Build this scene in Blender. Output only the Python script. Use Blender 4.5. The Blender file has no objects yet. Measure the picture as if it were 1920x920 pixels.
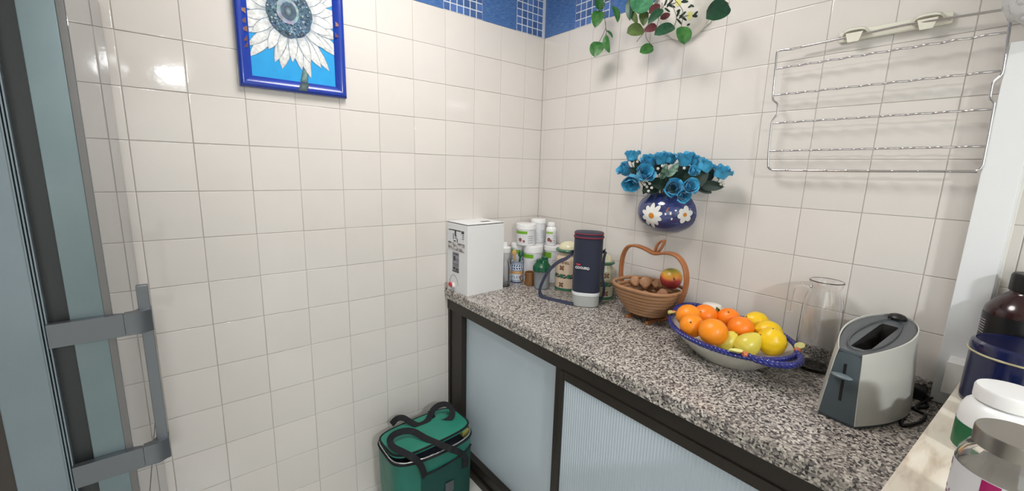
import bpy, bmesh, math, random
from mathutils import Vector, Matrix
random.seed(7)
R = math.radians
PI = math.pi

# ------------------------------------------------------------------ camera
scene = bpy.context.scene
COL = scene.collection
CAM = Vector((-1.5207, -1.6702, 1.4389))
RX = Vector((0.7817, -0.6231, 0.0267)).normalized()
RZ = Vector((0.6167, 0.7660, -0.1812)).normalized()      # viewing direction
RY = RZ.cross(RX).normalized()                           # image down
RX = RY.cross(RZ).normalized()
F = 776.82
cam = bpy.data.objects.new('camera', bpy.data.cameras.new('camera'))
COL.objects.link(cam)
cam.matrix_world = Matrix(((RX.x, -RY.x, -RZ.x, CAM.x), (RX.y, -RY.y, -RZ.y, CAM.y),
                           (RX.z, -RY.z, -RZ.z, CAM.z), (0, 0, 0, 1)))
cam.data.sensor_width = 36.0
cam.data.lens = 36.0 * F / 1920.0
cam.data.clip_start = 0.02
scene.camera = cam

# ------------------------------------------------------------------ light
scene.view_settings.view_transform = 'Standard'
scene.view_settings.look = 'None'
scene.view_settings.gamma = 1.0
scene.view_settings.use_curve_mapping = False
scene.view_settings.exposure = 0.0
world = bpy.data.worlds.new('world'); scene.world = world
world.use_nodes = True
world.node_tree.nodes['Background'].inputs[0].default_value = (0.9, 0.95, 1.0, 1)
world.node_tree.nodes['Background'].inputs[1].default_value = 0.02
CEIL = 2.50
LAMPS = [((-0.92, -0.70, CEIL - 0.062), 0.27, 13.5, (1.0, 0.965, 0.945)),
         ((-1.50, -3.40, 2.25), 0.12, 54.0, (0.955, 0.99, 1.0))]
for loc, rad, pw, c in LAMPS:
    ld = bpy.data.lights.new('ceiling_lamp_light', 'AREA')
    ld.shape = 'DISK'; ld.size = rad * 2; ld.energy = pw; ld.color = c
    lo = bpy.data.objects.new('ceiling_lamp_light', ld); COL.objects.link(lo); lo.location = loc

# soft daylight fill from an added, unseen window in the wall behind the camera
WIN = (-3.45, -2.05, 0.80, 2.15)          # y0, y1, z0, z1
wd = bpy.data.lights.new('added_window_fill', 'AREA'); wd.shape = 'RECTANGLE'
wd.size = WIN[1] - WIN[0] - .1; wd.size_y = WIN[3] - WIN[2] - .1; wd.energy = 13.0; wd.color = (0.92, 0.98, 1.0)
wo = bpy.data.objects.new('added_window_fill', wd); COL.objects.link(wo)
wo.location = (-2.585, (WIN[0] + WIN[1]) / 2, (WIN[2] + WIN[3]) / 2)
wo.rotation_euler = (PI / 2, 0, -PI / 2)

# ------------------------------------------------------------------ helpers
def ray(x, y): return RX * ((x - 960) / F) + RY * ((y - 460) / F) + RZ
def H(x, y, axis, val):
    d = ray(x, y); t = (val - CAM[axis]) / d[axis]
    return CAM + d * t
def srgb(r, g, b):
    return tuple(((c / 255) / 12.92 if c / 255 <= .04045 else ((c / 255 + .055) / 1.055) ** 2.4) for c in (r, g, b)) + (1,)

def tag(o, label=None, cat=None, group=None, kind=None):
    if label: o['label'] = label
    if cat: o['category'] = cat
    if group: o['group'] = group
    if kind: o['kind'] = kind
    return o
def thing(name, label, cat, loc=(0, 0, 0), group=None, rotz=0):
    o = bpy.data.objects.new(name, None); COL.objects.link(o)
    o.location = loc; o.rotation_euler = (0, 0, rotz); o.empty_display_size = .02
    return tag(o, label, cat, group)

class MB:
    def __init__(s): s.v = []; s.f = []; s.m = []
    def add(s, vs, fs, m=0):
        n = len(s.v); s.v += [Vector(p) for p in vs]
        for f in fs: s.f.append([i + n for i in f]); s.m.append(m)
        return s
    def box(s, x0, x1, y0, y1, z0, z1, b=0.0, m=0, seg=2, rz=0):
        bm = bmesh.new(); bmesh.ops.create_cube(bm, size=1)
        for v in bm.verts:
            v.co = Vector((v.co.x * (x1 - x0), v.co.y * (y1 - y0), v.co.z * (z1 - z0)))
        if b > 0: bmesh.ops.bevel(bm, geom=bm.edges[:] , offset=b, segments=seg, affect='EDGES', profile=.5)
        c = Vector(((x0 + x1) / 2, (y0 + y1) / 2, (z0 + z1) / 2)); M = Matrix.Rotation(rz, 3, 'Z')
        s.add([M @ v.co + c for v in bm.verts], [[v.index for v in f.verts] for f in bm.faces] if bm.verts.index_update() is None else [], m)
        bm.free(); return s
    def lathe(s, prof, c=(0, 0, 0), seg=32, sx=1, sy=1, m=0, a0=0, a1=2 * PI, rot=None, mats=None):
        full = abs(a1 - a0 - 2 * PI) < 1e-6
        n = seg if full else seg + 1
        vs = []; fs = []; c = Vector(c); ids = []
        for (r, z) in prof:
            if r < 1e-6:
                ids.append([len(vs)]); vs.append(Vector((0, 0, z)))
            else:
                row = []
                for i in range(n):
                    a = a0 + (a1 - a0) * i / seg
                    row.append(len(vs)); vs.append(Vector((r * math.cos(a) * sx, r * math.sin(a) * sy, z)))
                ids.append(row)
        if rot is not None: vs = [rot @ v for v in vs]
        vs = [v + c for v in vs]
        base = len(s.v); s.v += vs
        for k in range(len(prof) - 1):
            A, B = ids[k], ids[k + 1]; mm = mats[k] if mats else m
            for i in range(seg):
                j = (i + 1) % n
                if len(A) == 1 and len(B) == 1: continue
                if len(A) == 1: f = [A[0], B[j], B[i]]
                elif len(B) == 1: f = [A[i], A[j], B[0]]
                else: f = [A[i], A[j], B[j], B[i]]
                s.f.append([q + base for q in f]); s.m.append(mm)
        return s
    def loft(s, rings, m=0, closed=True, cap0=False, cap1=False):
        n = len(rings[0]); base = len(s.v)
        for r in rings: s.v += [Vector(p) for p in r]
        for k in range(len(rings) - 1):
            for i in range(n if closed else n - 1):
                j = (i + 1) % n
                s.f.append([base + k * n + i, base + k * n + j, base + (k + 1) * n + j, base + (k + 1) * n + i]); s.m.append(m)
        if cap0: s.f.append([base + i for i in reversed(range(n))]); s.m.append(m)
        if cap1: s.f.append([base + (len(rings) - 1) * n + i for i in range(n)]); s.m.append(m)
        return s
    def sweep(s, path, w, h=None, up=None, closed=False, seg=8, m=0, cap=True):
        """round tube (h None; w radius or list) or flat band (w wide along side, h thick along up)"""
        P = [Vector(p) for p in path]; n = len(P)
        T = []
        for i in range(n):
            a = P[(i - 1) % n] if (closed or i > 0) else P[0]
            b = P[(i + 1) % n] if (closed or i < n - 1) else P[-1]
            T.append((b - a).normalized())
        rings = []
        nrm = None
        for i in range(n):
            t = T[i]
            if up is not None:
                u = up[i] if isinstance(up, list) else up
                u = Vector(u); nrm = (u - t * u.dot(t)).normalized()
            elif nrm is None:
                a = Vector((0, 0, 1)) if abs(t.z) < .9 else Vector((1, 0, 0))
                nrm = (a - t * a.dot(t)).normalized()
            else:
                nrm = (nrm - t * nrm.dot(t)).normalized()
            side = t.cross(nrm)
            wi = w[i] if isinstance(w, (list, tuple)) else w
            if h is None:
                rings.append([P[i] + (side * math.cos(2 * PI * k / seg) + nrm * math.sin(2 * PI * k / seg)) * wi for k in range(seg)])
            else:
                e = min(h, wi) * .25
                pts = [(-wi / 2, -h / 2 + e), (-wi / 2 + e, -h / 2), (wi / 2 - e, -h / 2), (wi / 2, -h / 2 + e),
                       (wi / 2, h / 2 - e), (wi / 2 - e, h / 2), (-wi / 2 + e, h / 2), (-wi / 2, h / 2 - e)]
                rings.append([P[i] + side * a + nrm * b for a, b in pts])
        if closed: rings.append(rings[0])
        s.loft(rings, m=m, cap0=cap and not closed, cap1=cap and not closed)
        return s
    def ball(s, c, rx, ry, rz, seg=16, rings=10, m=0, rot=None):
        prof = [(math.sin(PI * k / rings), -math.cos(PI * k / rings)) for k in range(rings + 1)]
        prof[0] = (0, -1); prof[-1] = (0, 1)
        t = MB().lathe(prof, seg=seg)
        vs = [Vector((v.x * rx, v.y * ry, v.z * rz)) for v in t.v]
        if rot is not None: vs = [rot @ v for v in vs]
        return s.add([v + Vector(c) for v in vs], t.f, m)
    def join(s, o, mat=None):
        return s.add([mat @ v for v in o.v] if mat else o.v, o.f, 0 if not o.m else o.m[0])
    def prism(s, poly, fn, t, m=0):
        """extrude 2D poly through fn(u,v,w): w=0 back, w=t front"""
        n = len(poly)
        vs = [fn(u, v, 0) for u, v in poly] + [fn(u, v, t) for u, v in poly]
        fs = [list(range(n, 2 * n)), list(reversed(range(n)))] + [[i, (i + 1) % n, n + (i + 1) % n, n + i] for i in range(n)]
        return s.add(vs, fs, m)
    def jitter(s, amt, sc, seed=0):
        from mathutils import noise
        for i, v in enumerate(s.v):
            d = noise.noise_vector(v * sc + Vector((seed, seed * 2, 0)))
            s.v[i] = v + d * amt
        return s

def weight_normals(me, ca):
    # face-area weighted corner normals: flat faces stay flat beside their small bevels
    N_ = [p.normal.copy() for p in me.polygons]; A_ = [p.area for p in me.polygons]
    vf = [[] for _ in me.vertices]
    for p in me.polygons:
        for v in p.vertices: vf[v].append(p.index)
    out = []
    for p in me.polygons:
        n = N_[p.index]
        for v in p.vertices:
            acc = Vector((0, 0, 0))
            for q in vf[v]:
                if n.dot(N_[q]) >= ca: acc += N_[q] * A_[q]
            out.append(acc.normalized() if acc.length > 1e-12 else n)
    me.normals_split_custom_set(out)
def mesh(name, mb, mats, ang=40, origin=(0, 0, 0)):
    me = bpy.data.meshes.new(name)
    o = Vector(origin)
    me.from_pydata([v - o for v in mb.v], [], mb.f)
    bm = bmesh.new(); bm.from_mesh(me)
    bmesh.ops.remove_doubles(bm, verts=bm.verts, dist=1e-6)
    bmesh.ops.recalc_face_normals(bm, faces=bm.faces)
    bm.to_mesh(me); bm.free()
    if len(me.polygons) == len(mb.m):
        for p, mm in zip(me.polygons, mb.m): p.material_index = mm
    me.shade_smooth()
    if ang < 170: weight_normals(me, math.cos(R(ang)))
    for mt in (mats if isinstance(mats, (list, tuple)) else [mats]): me.materials.append(mt)
    return me
def link(name, me, parent=None):
    o = bpy.data.objects.new(name, me); COL.objects.link(o); o.parent = parent
    return o
def part(name, mb, mats, root, sub=None, ang=40, label=None):
    """mb in world coordinates, root an unrotated top-level empty (or mesh with location)"""
    o = link(name, mesh(name, mb, mats, ang, root.location), sub or root)
    if label: o['label'] = label
    return o
def lpart(name, mb, mats, root, ang=40):
    return link(name, mesh(name, mb, mats, ang), root)
def single(name, mb, mats, label, cat, group=None, ang=40, origin=(0, 0, 0), kind=None):
    o = link(name, mesh(name, mb, mats, ang, origin)); o.location = origin
    return tag(o, label, cat, group, kind)
def struct(name, mb, mats):
    return tag(link(name, mesh(name, mb, mats)), kind='structure')
def shade(o_mb, *a): return o_mb
def smooth_path(pts, n=6, closed=False):
    P = [Vector(p) for p in pts]; out = []
    N = len(P)
    for i in range(N if closed else N - 1):
        p0 = P[(i - 1) % N] if (closed or i > 0) else P[i] * 2 - P[i + 1]
        p1 = P[i]; p2 = P[(i + 1) % N]
        p3 = P[(i + 2) % N] if (closed or i < N - 2) else p2 * 2 - p1
        for k in range(n):
            t = k / n
            out.append(.5 * ((2 * p1) + (p2 - p0) * t + (2 * p0 - 5 * p1 + 4 * p2 - p3) * t * t + (3 * p1 - p0 - 3 * p2 + p3) * t ** 3))
    if not closed: out.append(P[-1])
    return out
def text_mb(txt, size, depth=0.0004, bold=0.0, res=3):
    cu = bpy.data.curves.new('lettering', 'FONT'); cu.body = txt; cu.size = size; cu.extrude = depth
    cu.offset = bold; cu.align_x = 'CENTER'; cu.align_y = 'CENTER'; cu.resolution_u = res
    ob = bpy.data.objects.new('lettering', cu); COL.objects.link(ob)
    dg = bpy.context.evaluated_depsgraph_get(); dg.update()
    me = bpy.data.meshes.new_from_object(ob.evaluated_get(dg))
    mb = MB().add([v.co.copy() for v in me.vertices], [list(p.vertices) for p in me.polygons])
    bpy.data.objects.remove(ob); bpy.data.curves.remove(cu); bpy.data.meshes.remove(me)
    return mb
def cam_ang(x, y): return math.atan2(CAM.y - y, CAM.x - x)

# ------------------------------------------------------------------ materials
def mat(name, col, rough=.5, metal=0.0, bump=None, var=None, trans=0.0, ior=1.5, coat=0.0, sheen=0.0, alpha=1.0,
        rnd=0.0, sub=0.0, emis=None, rvar=None, spec=.5):
    m = bpy.data.materials.new(name); m.use_nodes = True
    nt = m.node_tree; N = nt.nodes; L = nt.links
    b = N['Principled BSDF']; I = b.inputs
    I['Base Color'].default_value = col; I['Roughness'].default_value = rough; I['Metallic'].default_value = metal
    I['IOR'].default_value = ior; I['Transmission Weight'].default_value = trans; I['Coat Weight'].default_value = coat
    I['Sheen Weight'].default_value = sheen; I['Alpha'].default_value = alpha; I['Specular IOR Level'].default_value = spec
    I['Coat Roughness'].default_value = .08
    if sub: I['Subsurface Weight'].default_value = sub; I['Subsurface Radius'].default_value = (.01, .006, .003); I['Subsurface Scale'].default_value = .5
    if emis: I['Emission Color'].default_value = col; I['Emission Strength'].default_value = emis
    tc = N.new('ShaderNodeTexCoord')
    src = None
    if var:
        sc, amt, col2 = var
        n = N.new('ShaderNodeTexNoise'); n.inputs['Scale'].default_value = sc; n.inputs['Detail'].default_value = 4
        L.new(tc.outputs['Object'], n.inputs['Vector'])
        r = N.new('ShaderNodeMapRange'); r.inputs[1].default_value = .5 - .5 * amt if amt < .9 else .35
        r.inputs[2].default_value = .5 + .5 * amt if amt < .9 else .65
        L.new(n.outputs['Fac'], r.inputs[0])
        mx = N.new('ShaderNodeMix'); mx.data_type = 'RGBA'
        mx.inputs[6].default_value = col; mx.inputs[7].default_value = col2
        L.new(r.outputs[0], mx.inputs[0]); src = mx.outputs[2]
    if rnd:
        oi = N.new('ShaderNodeObjectInfo')
        hs = N.new('ShaderNodeHueSaturation')
        mr = N.new('ShaderNodeMapRange'); mr.inputs[3].default_value = 1 - rnd; mr.inputs[4].default_value = 1 + rnd
        L.new(oi.outputs['Random'], mr.inputs[0]); L.new(mr.outputs[0], hs.inputs['Value'])
        hs.inputs['Color'].default_value = col
        if src: L.new(src, hs.inputs['Color'])
        src = hs.outputs['Color']
    if src: L.new(src, I['Base Color'])
    if rvar:
        n = N.new('ShaderNodeTexNoise'); n.inputs['Scale'].default_value = rvar[0]
        L.new(tc.outputs['Object'], n.inputs['Vector'])
        r = N.new('ShaderNodeMapRange'); r.inputs[3].default_value = rvar[1]; r.inputs[4].default_value = rvar[2]
        L.new(n.outputs['Fac'], r.inputs[0]); L.new(r.outputs[0], I['Roughness'])
    if bump:
        n = N.new('ShaderNodeTexNoise'); n.inputs['Scale'].default_value = bump[0]; n.inputs['Detail'].default_value = 3
        L.new(tc.outputs['Object'], n.inputs['Vector'])
        bp = N.new('ShaderNodeBump'); bp.inputs['Strength'].default_value = bump[1]; bp.inputs['Distance'].default_value = bump[2] if len(bump) > 2 else .001
        L.new(n.outputs['Fac'], bp.inputs['Height']); L.new(bp.outputs['Normal'], I['Normal'])
    return m

def ramp_mat(name, kind, scale, stops, rough, bump=.0, stretch=(1, 1, 1), distort=0.0, coat=0.0, interp='LINEAR'):
    m = bpy.data.materials.new(name); m.use_nodes = True
    nt = m.node_tree; N = nt.nodes; L = nt.links; b = N['Principled BSDF']
    b.inputs['Roughness'].default_value = rough; b.inputs['Coat Weight'].default_value = coat
    tc = N.new('ShaderNodeTexCoord'); mp = N.new('ShaderNodeMapping'); mp.inputs['Scale'].default_value = stretch
    L.new(tc.outputs['Object'], mp.inputs['Vector'])
    vec = mp.outputs['Vector']
    if distort:
        dn = N.new('ShaderNodeTexNoise'); dn.inputs['Scale'].default_value = scale * .8
        L.new(vec, dn.inputs['Vector'])
        ad = N.new('ShaderNodeMixRGB'); ad.blend_type = 'ADD'; ad.inputs[0].default_value = distort
        L.new(vec, ad.inputs[1]); L.new(dn.outputs['Color'], ad.inputs[2]); vec = ad.outputs[0]
    if kind == 'vor':
        t = N.new('ShaderNodeTexVoronoi'); t.inputs['Scale'].default_value = scale
        L.new(vec, t.inputs['Vector'])
        sep = N.new('ShaderNodeSeparateColor'); L.new(t.outputs['Color'], sep.inputs[0]); fac = sep.outputs[0]
    elif kind == 'wave':
        t = N.new('ShaderNodeTexWave'); t.inputs['Scale'].default_value = scale; t.inputs['Distortion'].default_value = 4
        t.inputs['Detail'].default_value = 3
        L.new(vec, t.inputs['Vector']); fac = t.outputs['Fac']
    else:
        t = N.new('ShaderNodeTexNoise'); t.inputs['Scale'].default_value = scale; t.inputs['Detail'].default_value = 6
        L.new(vec, t.inputs['Vector']); fac = t.outputs['Fac']
    r = N.new('ShaderNodeValToRGB'); r.color_ramp.interpolation = interp
    while len(r.color_ramp.elements) < len(stops): r.color_ramp.elements.new(.5)
    for e, (p, c) in zip(r.color_ramp.elements, stops): e.position = p; e.color = c
    L.new(fac, r.inputs[0]); L.new(r.outputs[0], b.inputs['Base Color'])
    if bump:
        bp = N.new('ShaderNodeBump'); bp.inputs['Strength'].default_value = bump; bp.inputs['Distance'].default_value = .001
        L.new(fac, bp.inputs['Height']); L.new(bp.outputs['Normal'], b.inputs['Normal'])
    return m
def vcol_mat(name, rough=.6):
    m = bpy.data.materials.new(name); m.use_nodes = True
    nt = m.node_tree; N = nt.nodes; L = nt.links; b = N['Principled BSDF']; b.inputs['Roughness'].default_value = rough
    a = N.new('ShaderNodeAttribute'); a.attribute_name = 'paint'
    n = N.new('ShaderNodeTexNoise'); n.inputs['Scale'].default_value = 90; n.inputs['Detail'].default_value = 5
    tc = N.new('ShaderNodeTexCoord'); L.new(tc.outputs['Object'], n.inputs['Vector'])
    mr = N.new('ShaderNodeMapRange'); mr.inputs[1].default_value = .3; mr.inputs[2].default_value = .7
    mr.inputs[3].default_value = .72; mr.inputs[4].default_value = 1.12
    L.new(n.outputs['Fac'], mr.inputs[0])
    mx = N.new('ShaderNodeMixRGB'); mx.blend_type = 'MULTIPLY'; mx.inputs[0].default_value = 1
    L.new(a.outputs['Color'], mx.inputs[1]); L.new(mr.outputs[0], mx.inputs[2]); L.new(mx.outputs[0], b.inputs['Base Color'])
    return m

M = {}
M['tile'] = mat('cream_glazed_tile', srgb(221, 215, 210), .07, bump=(34, .06, .002), var=(5, .6, srgb(215, 211, 206)), rnd=.02)
M['grout'] = mat('grout', srgb(186, 180, 174), .9, bump=(300, .3))
M['plaster'] = mat('white_plaster', srgb(226, 224, 218), .9, bump=(60, .1))
M['backwall'] = mat('painted_wall', srgb(214, 212, 204), .85, bump=(60, .1))
M['floor'] = mat('floor_tile', srgb(214, 214, 210), .25, var=(8, .6, srgb(196, 196, 192)))
M['border'] = ramp_mat('blue_border_glaze', 'noise', 14, [(.3, srgb(52, 88, 150)), (.5, srgb(72, 110, 168)), (.7, srgb(96, 132, 184))], .2, stretch=(2.5, 24, 2.5))
M['chip'] = mat('blue_mosaic_glaze', srgb(84, 116, 172), .2, rnd=.28, var=(60, .8, srgb(70, 100, 158)))
M['mgrout'] = mat('white_mosaic_grout', srgb(206, 214, 226), .7, bump=(300, .2))
M['steel_front'] = mat('glossy_steel', srgb(112, 114, 116), .03, metal=0.0, ior=1.75, spec=.6)
M['steel_side'] = mat('grey_brushed_steel', srgb(112, 126, 130), .34, metal=.45, var=(7, .8, srgb(98, 113, 118)), bump=(140, .06))
M['steel_cab'] = mat('grey_painted_steel', srgb(122, 134, 142), .4, metal=.3, bump=(400, .08), var=(5, .6, srgb(112, 124, 132)))
M['edge_dark'] = mat('dark_edge_trim', srgb(104, 102, 102), .4, metal=.3)
M['dark'] = mat('dark_plastic', srgb(34, 38, 40), .5)
M['darkside'] = mat('dark_brown_side', srgb(52, 46, 42), .6)
M['handle'] = mat('satin_metal', srgb(104, 108, 113), .30, metal=.75, bump=(300, .05))
M['chrome'] = mat('chrome_wire', srgb(205, 203, 205), .16, metal=1.0)
M['granite'] = ramp_mat('granite', 'vor', 205, [(0, srgb(52, 50, 50)), (.15, srgb(78, 74, 74)), (.3, srgb(122, 114, 111)), (.5, srgb(156, 147, 142)),
                                                (.72, srgb(186, 179, 171)), (1, srgb(218, 212, 202))], .28, distort=.004, bump=.05)
M['marble'] = ramp_mat('cream_marble', 'noise', 9, [(.3, srgb(188, 172, 152)), (.46, srgb(222, 212, 196)), (.7, srgb(234, 228, 216))], .3, stretch=(1, 4, 1), distort=.1)
M['white_plastic'] = mat('white_plastic', srgb(232, 232, 230), .35, bump=(80, .03))
M['cream_plastic'] = mat('cream_plastic', srgb(222, 220, 206), .3)
M['trunk'] = mat('white_trunking', srgb(228, 230, 232), .45, bump=(500, .08))
M['alu'] = mat('dark_bronze_aluminium', srgb(56, 51, 46), .38, metal=.5, bump=(300, .05))
M['poly'] = mat('frosted_polycarbonate', srgb(198, 210, 220), .4, var=(3, .8, srgb(188, 201, 212)))
M['board'] = mat('cabinet_board', srgb(120, 116, 110), .8)
M['frame_blue'] = mat('royal_blue_gloss', srgb(24, 62, 168), .25, coat=.3, var=(20, .6, srgb(18, 50, 150)))
M['canvas'] = mat('cyan_canvas', srgb(14, 160, 226), .6, bump=(600, .25), var=(30, .6, srgb(8, 148, 214)))
M['paint'] = vcol_mat('painted_petals')
M['card'] = mat('white_cardboard', srgb(226, 227, 228), .7, bump=(250, .1))
M['cardedge_shade'] = mat('card_edge_and_gap_shade', srgb(70, 58, 48), .9)
M['red'] = mat('red_plastic', srgb(196, 44, 64), .35)
M['wine_lbl'] = ramp_mat('winery_print', 'noise', 28, [(.36, srgb(70, 64, 66)), (.47, srgb(150, 142, 142)), (.58, srgb(212, 210, 210))], .5, stretch=(1, 1, 1.6))
M['grey_lbl'] = mat('grey_print', srgb(168, 168, 176), .5, var=(140, .9, srgb(110, 110, 118)))
M['ink'] = mat('dark_print', srgb(56, 54, 58), .5)
M['white_hdpe'] = mat('white_hdpe', srgb(240, 240, 240), .32, sub=.05)
M['lbl_white'] = mat('white_label', srgb(228, 229, 232), .35, var=(70, .7, srgb(212, 213, 218)))
M['lbl_green'] = mat('green_label', srgb(112, 172, 34), .35)
M['lbl_green2'] = mat('pale_green_label', srgb(156, 190, 90), .35)
M['lbl_pic'] = mat('brown_label_picture', srgb(168, 108, 96), .4, var=(120, .9, srgb(120, 60, 56)))
M['glass'] = mat('clear_glass', (1, 1, 1, 1), .02, trans=1.0, ior=1.45)
M['greyclear'] = mat('cloudy_plastic', srgb(206, 210, 212), .3, trans=.75, ior=1.2)
M['dkgreen'] = mat('dark_green_plastic', srgb(14, 86, 56), .3)
M['wood_light'] = mat('pale_wood', srgb(214, 172, 116), .55, var=(30, .8, srgb(190, 144, 92)))
M['ceramic'] = mat('white_ceramic', srgb(236, 232, 224), .12, coat=.4)
M['ceramic_blue'] = mat('blue_white_ceramic', srgb(206, 216, 228), .2)
M['blue_paint'] = mat('blue_glaze_paint', srgb(44, 62, 110), .25)
M['brown_cer'] = mat('brown_ceramic', srgb(146, 104, 62), .3, var=(30, .8, srgb(110, 74, 44)))
M['beige_cer'] = mat('beige_ceramic', srgb(222, 200, 176), .2, coat=.3)
M['beige_cer2'] = mat('sage_ceramic', srgb(192, 188, 158), .25, coat=.3)
M['teal_cer'] = mat('teal_green_glaze', srgb(52, 110, 88), .2, coat=.3)
M['cream_cer'] = mat('cream_glaze', srgb(226, 220, 186), .3)
M['brown_paint'] = mat('brown_glaze_paint', srgb(124, 84, 66), .4)
M['navy'] = mat('navy_nylon', srgb(34, 40, 62), .75, bump=(900, .3), sheen=.1, var=(6, .7, srgb(26, 32, 50)))
M['navy_strap'] = mat('navy_webbing', srgb(50, 54, 74), .8, bump=(1200, .4))
M['maroon'] = mat('maroon_piping', srgb(112, 30, 52), .6)
M['silver_cloth'] = mat('silver_nylon', srgb(172, 174, 172), .45, bump=(40, .3, .004))
M['silver_lite'] = mat('reflective_tape', srgb(222, 226, 228), .4)
M['white_print'] = mat('white_print', srgb(220, 220, 224), .5)
M['red_print'] = mat('red_print', srgb(200, 44, 60), .5)
M['bamboo'] = mat('bamboo_wood', srgb(174, 132, 96), .45, rnd=.06, var=(18, .8, srgb(150, 108, 74)), bump=(60, .1))
M['bamboo_frame'] = mat('reddish_wood', srgb(172, 112, 70), .4, var=(14, .8, srgb(148, 92, 54)), bump=(60, .1))
M['root'] = mat('brown_root_skin', srgb(182, 138, 104), .7, var=(30, .9, srgb(140, 98, 70)), bump=(60, .5, .003))
M['orange'] = mat('orange_peel', srgb(250, 152, 24), .38, bump=(260, .28, .0012), var=(9, .8, srgb(246, 136, 16)), sub=.03)
M['orange2'] = mat('deep_orange_peel', srgb(250, 138, 26), .36, bump=(260, .28, .0012), var=(9, .8, srgb(246, 122, 16)), sub=.03)
M['lemon'] = mat('lemon_peel', srgb(246, 206, 24), .36, bump=(180, .25, .0012), var=(8, .8, srgb(236, 190, 16)), sub=.08)
M['pear'] = mat('pear_skin', srgb(224, 206, 84), .32, bump=(200, .08), var=(14, .9, srgb(212, 196, 80)), sub=.06)
M['stemwood'] = mat('fruit_stem', srgb(84, 82, 40), .8)
M['bowl'] = mat('cream_glazed_bowl', srgb(212, 210, 198), .16, coat=.4, var=(10, .6, srgb(200, 200, 190)))
M['rope'] = mat('cobalt_glaze', srgb(38, 46, 132), .16, coat=.4, var=(40, .8, srgb(26, 32, 104)))
M['leaf_y'] = mat('pale_yellow_glaze', srgb(224, 222, 140), .2, coat=.3)
M['orn'] = mat('terracotta_glaze', srgb(204, 110, 70), .25, coat=.3)
M['toaster'] = mat('silver_white_enamel', srgb(200, 200, 194), .34, metal=.1, bump=(600, .03), coat=.2)
M['toaster_dk'] = mat('slate_plastic', srgb(72, 82, 88), .38, bump=(500, .05))
M['toaster_deck'] = mat('charcoal_deck', srgb(84, 88, 92), .35)
M['black'] = mat('black_plastic', srgb(16, 16, 18), .4)
M['lever'] = mat('grey_plastic', srgb(104, 116, 122), .35)
M['element'] = mat('toaster_inside', srgb(40, 38, 36), .6)
M['amber'] = mat('dark_amber_plastic', srgb(44, 16, 18), .18, coat=.3)
M['blacklbl'] = mat('black_label', srgb(14, 13, 15), .35)
M['tin'] = mat('navy_enamel_tin', srgb(16, 24, 74), .2, coat=.5, var=(30, .7, srgb(14, 18, 54)))
M['gold'] = mat('pale_gold_edge', srgb(216, 208, 170), .25, metal=.6)
M['plum'] = mat('plum_plastic', srgb(66, 34, 40), .3)
M['lid_metal'] = mat('brushed_lid', srgb(158, 154, 148), .3, metal=.9, bump=(200, .05))
M['powder'] = mat('grey_powder', srgb(168, 162, 152), .8)
M['magenta'] = mat('magenta_print', srgb(158, 14, 92), .35)
M['purple'] = mat('purple_print', srgb(140, 70, 120), .5)
M['label_grey'] = mat('pale_grey_label', srgb(206, 206, 210), .35)
M['green_lbl'] = mat('dark_green_label', srgb(20, 98, 58), .4)
M['vase'] = ramp_mat('periwinkle_glaze', 'noise', 9, [(.3, srgb(34, 40, 84)), (.52, srgb(52, 62, 114)), (.75, srgb(90, 98, 148))], .1, stretch=(1, 1, 2.2), coat=.5)
M['vase_in'] = mat('dark_vase_inside', srgb(28, 36, 92), .3)
M['daisy'] = mat('white_glaze_paint', srgb(228, 228, 224), .25)
M['daisy_c'] = mat('ochre_paint', srgb(206, 130, 40), .3)
M['rose'] = mat('blue_silk_petal', srgb(66, 170, 212), .6, sheen=.2, rnd=.10, var=(60, .7, srgb(44, 140, 184)))
M['rose_in'] = mat('deep_blue_silk_petal', srgb(44, 136, 178), .6, rnd=.08)
M['leaf_d'] = mat('dark_green_silk_leaf', srgb(30, 56, 44), .5, rnd=.2, var=(70, .8, srgb(20, 42, 34)))
M['leaf_v'] = mat('variegated_leaf', srgb(128, 156, 138), .5, var=(80, .9, srgb(60, 92, 74)))
M['leaf_1'] = mat('bright_green_leaf', srgb(62, 116, 52), .42, rnd=.12, var=(70, .9, srgb(40, 92, 42)), bump=(60, .4, .003))
M['leaf_2'] = mat('deep_green_leaf', srgb(26, 76, 48), .42, rnd=.1, var=(70, .9, srgb(18, 58, 38)), bump=(60, .4, .003))
M['leaf_3'] = mat('bluish_green_leaf', srgb(72, 146, 100), .42, var=(60, .9, srgb(44, 112, 74)), bump=(60, .4, .003))
M['leaf_4'] = mat('olive_leaf', srgb(88, 112, 54), .5, var=(60, .9, srgb(72, 92, 50)), bump=(60, .4, .003))
M['leaf_5'] = mat('wine_red_leaf', srgb(104, 44, 50), .5, var=(60, .8, srgb(80, 36, 44)))
M['vine'] = mat('brown_green_stem', srgb(92, 84, 72), .6)
M['green_stem'] = mat('green_wire_stem', srgb(40, 74, 50), .6)
M['tiny_white'] = mat('white_filler_bloom', srgb(224, 222, 214), .7)
M['bag'] = mat('emerald_nylon', srgb(22, 116, 98), .5, bump=(14, .35, .012), sheen=.1, var=(7, .7, srgb(14, 96, 82)))
M['bag_lid'] = mat('emerald_lid_nylon', srgb(44, 142, 120), .5, bump=(12, .35, .012), var=(6, .7, srgb(30, 122, 102)))
M['bag_mesh'] = mat('dark_green_mesh', srgb(8, 66, 58), .8, bump=(900, .4))
M['webbing'] = mat('black_webbing', srgb(11, 12, 18), .8, bump=(1200, .4))
M['foil'] = mat('silver_foil', srgb(206, 208, 208), .25, metal=.9, bump=(60, .5, .004))
M['bagin'] = mat('dark_bag_inside', srgb(22, 24, 40), .8)
M['yellowish'] = mat('yellow_packet', srgb(178, 172, 96), .5)
M['bubble'] = mat('bubble_film', srgb(232, 232, 232), .12, trans=.55, ior=1.25, bump=(70, .7, .006))
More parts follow.
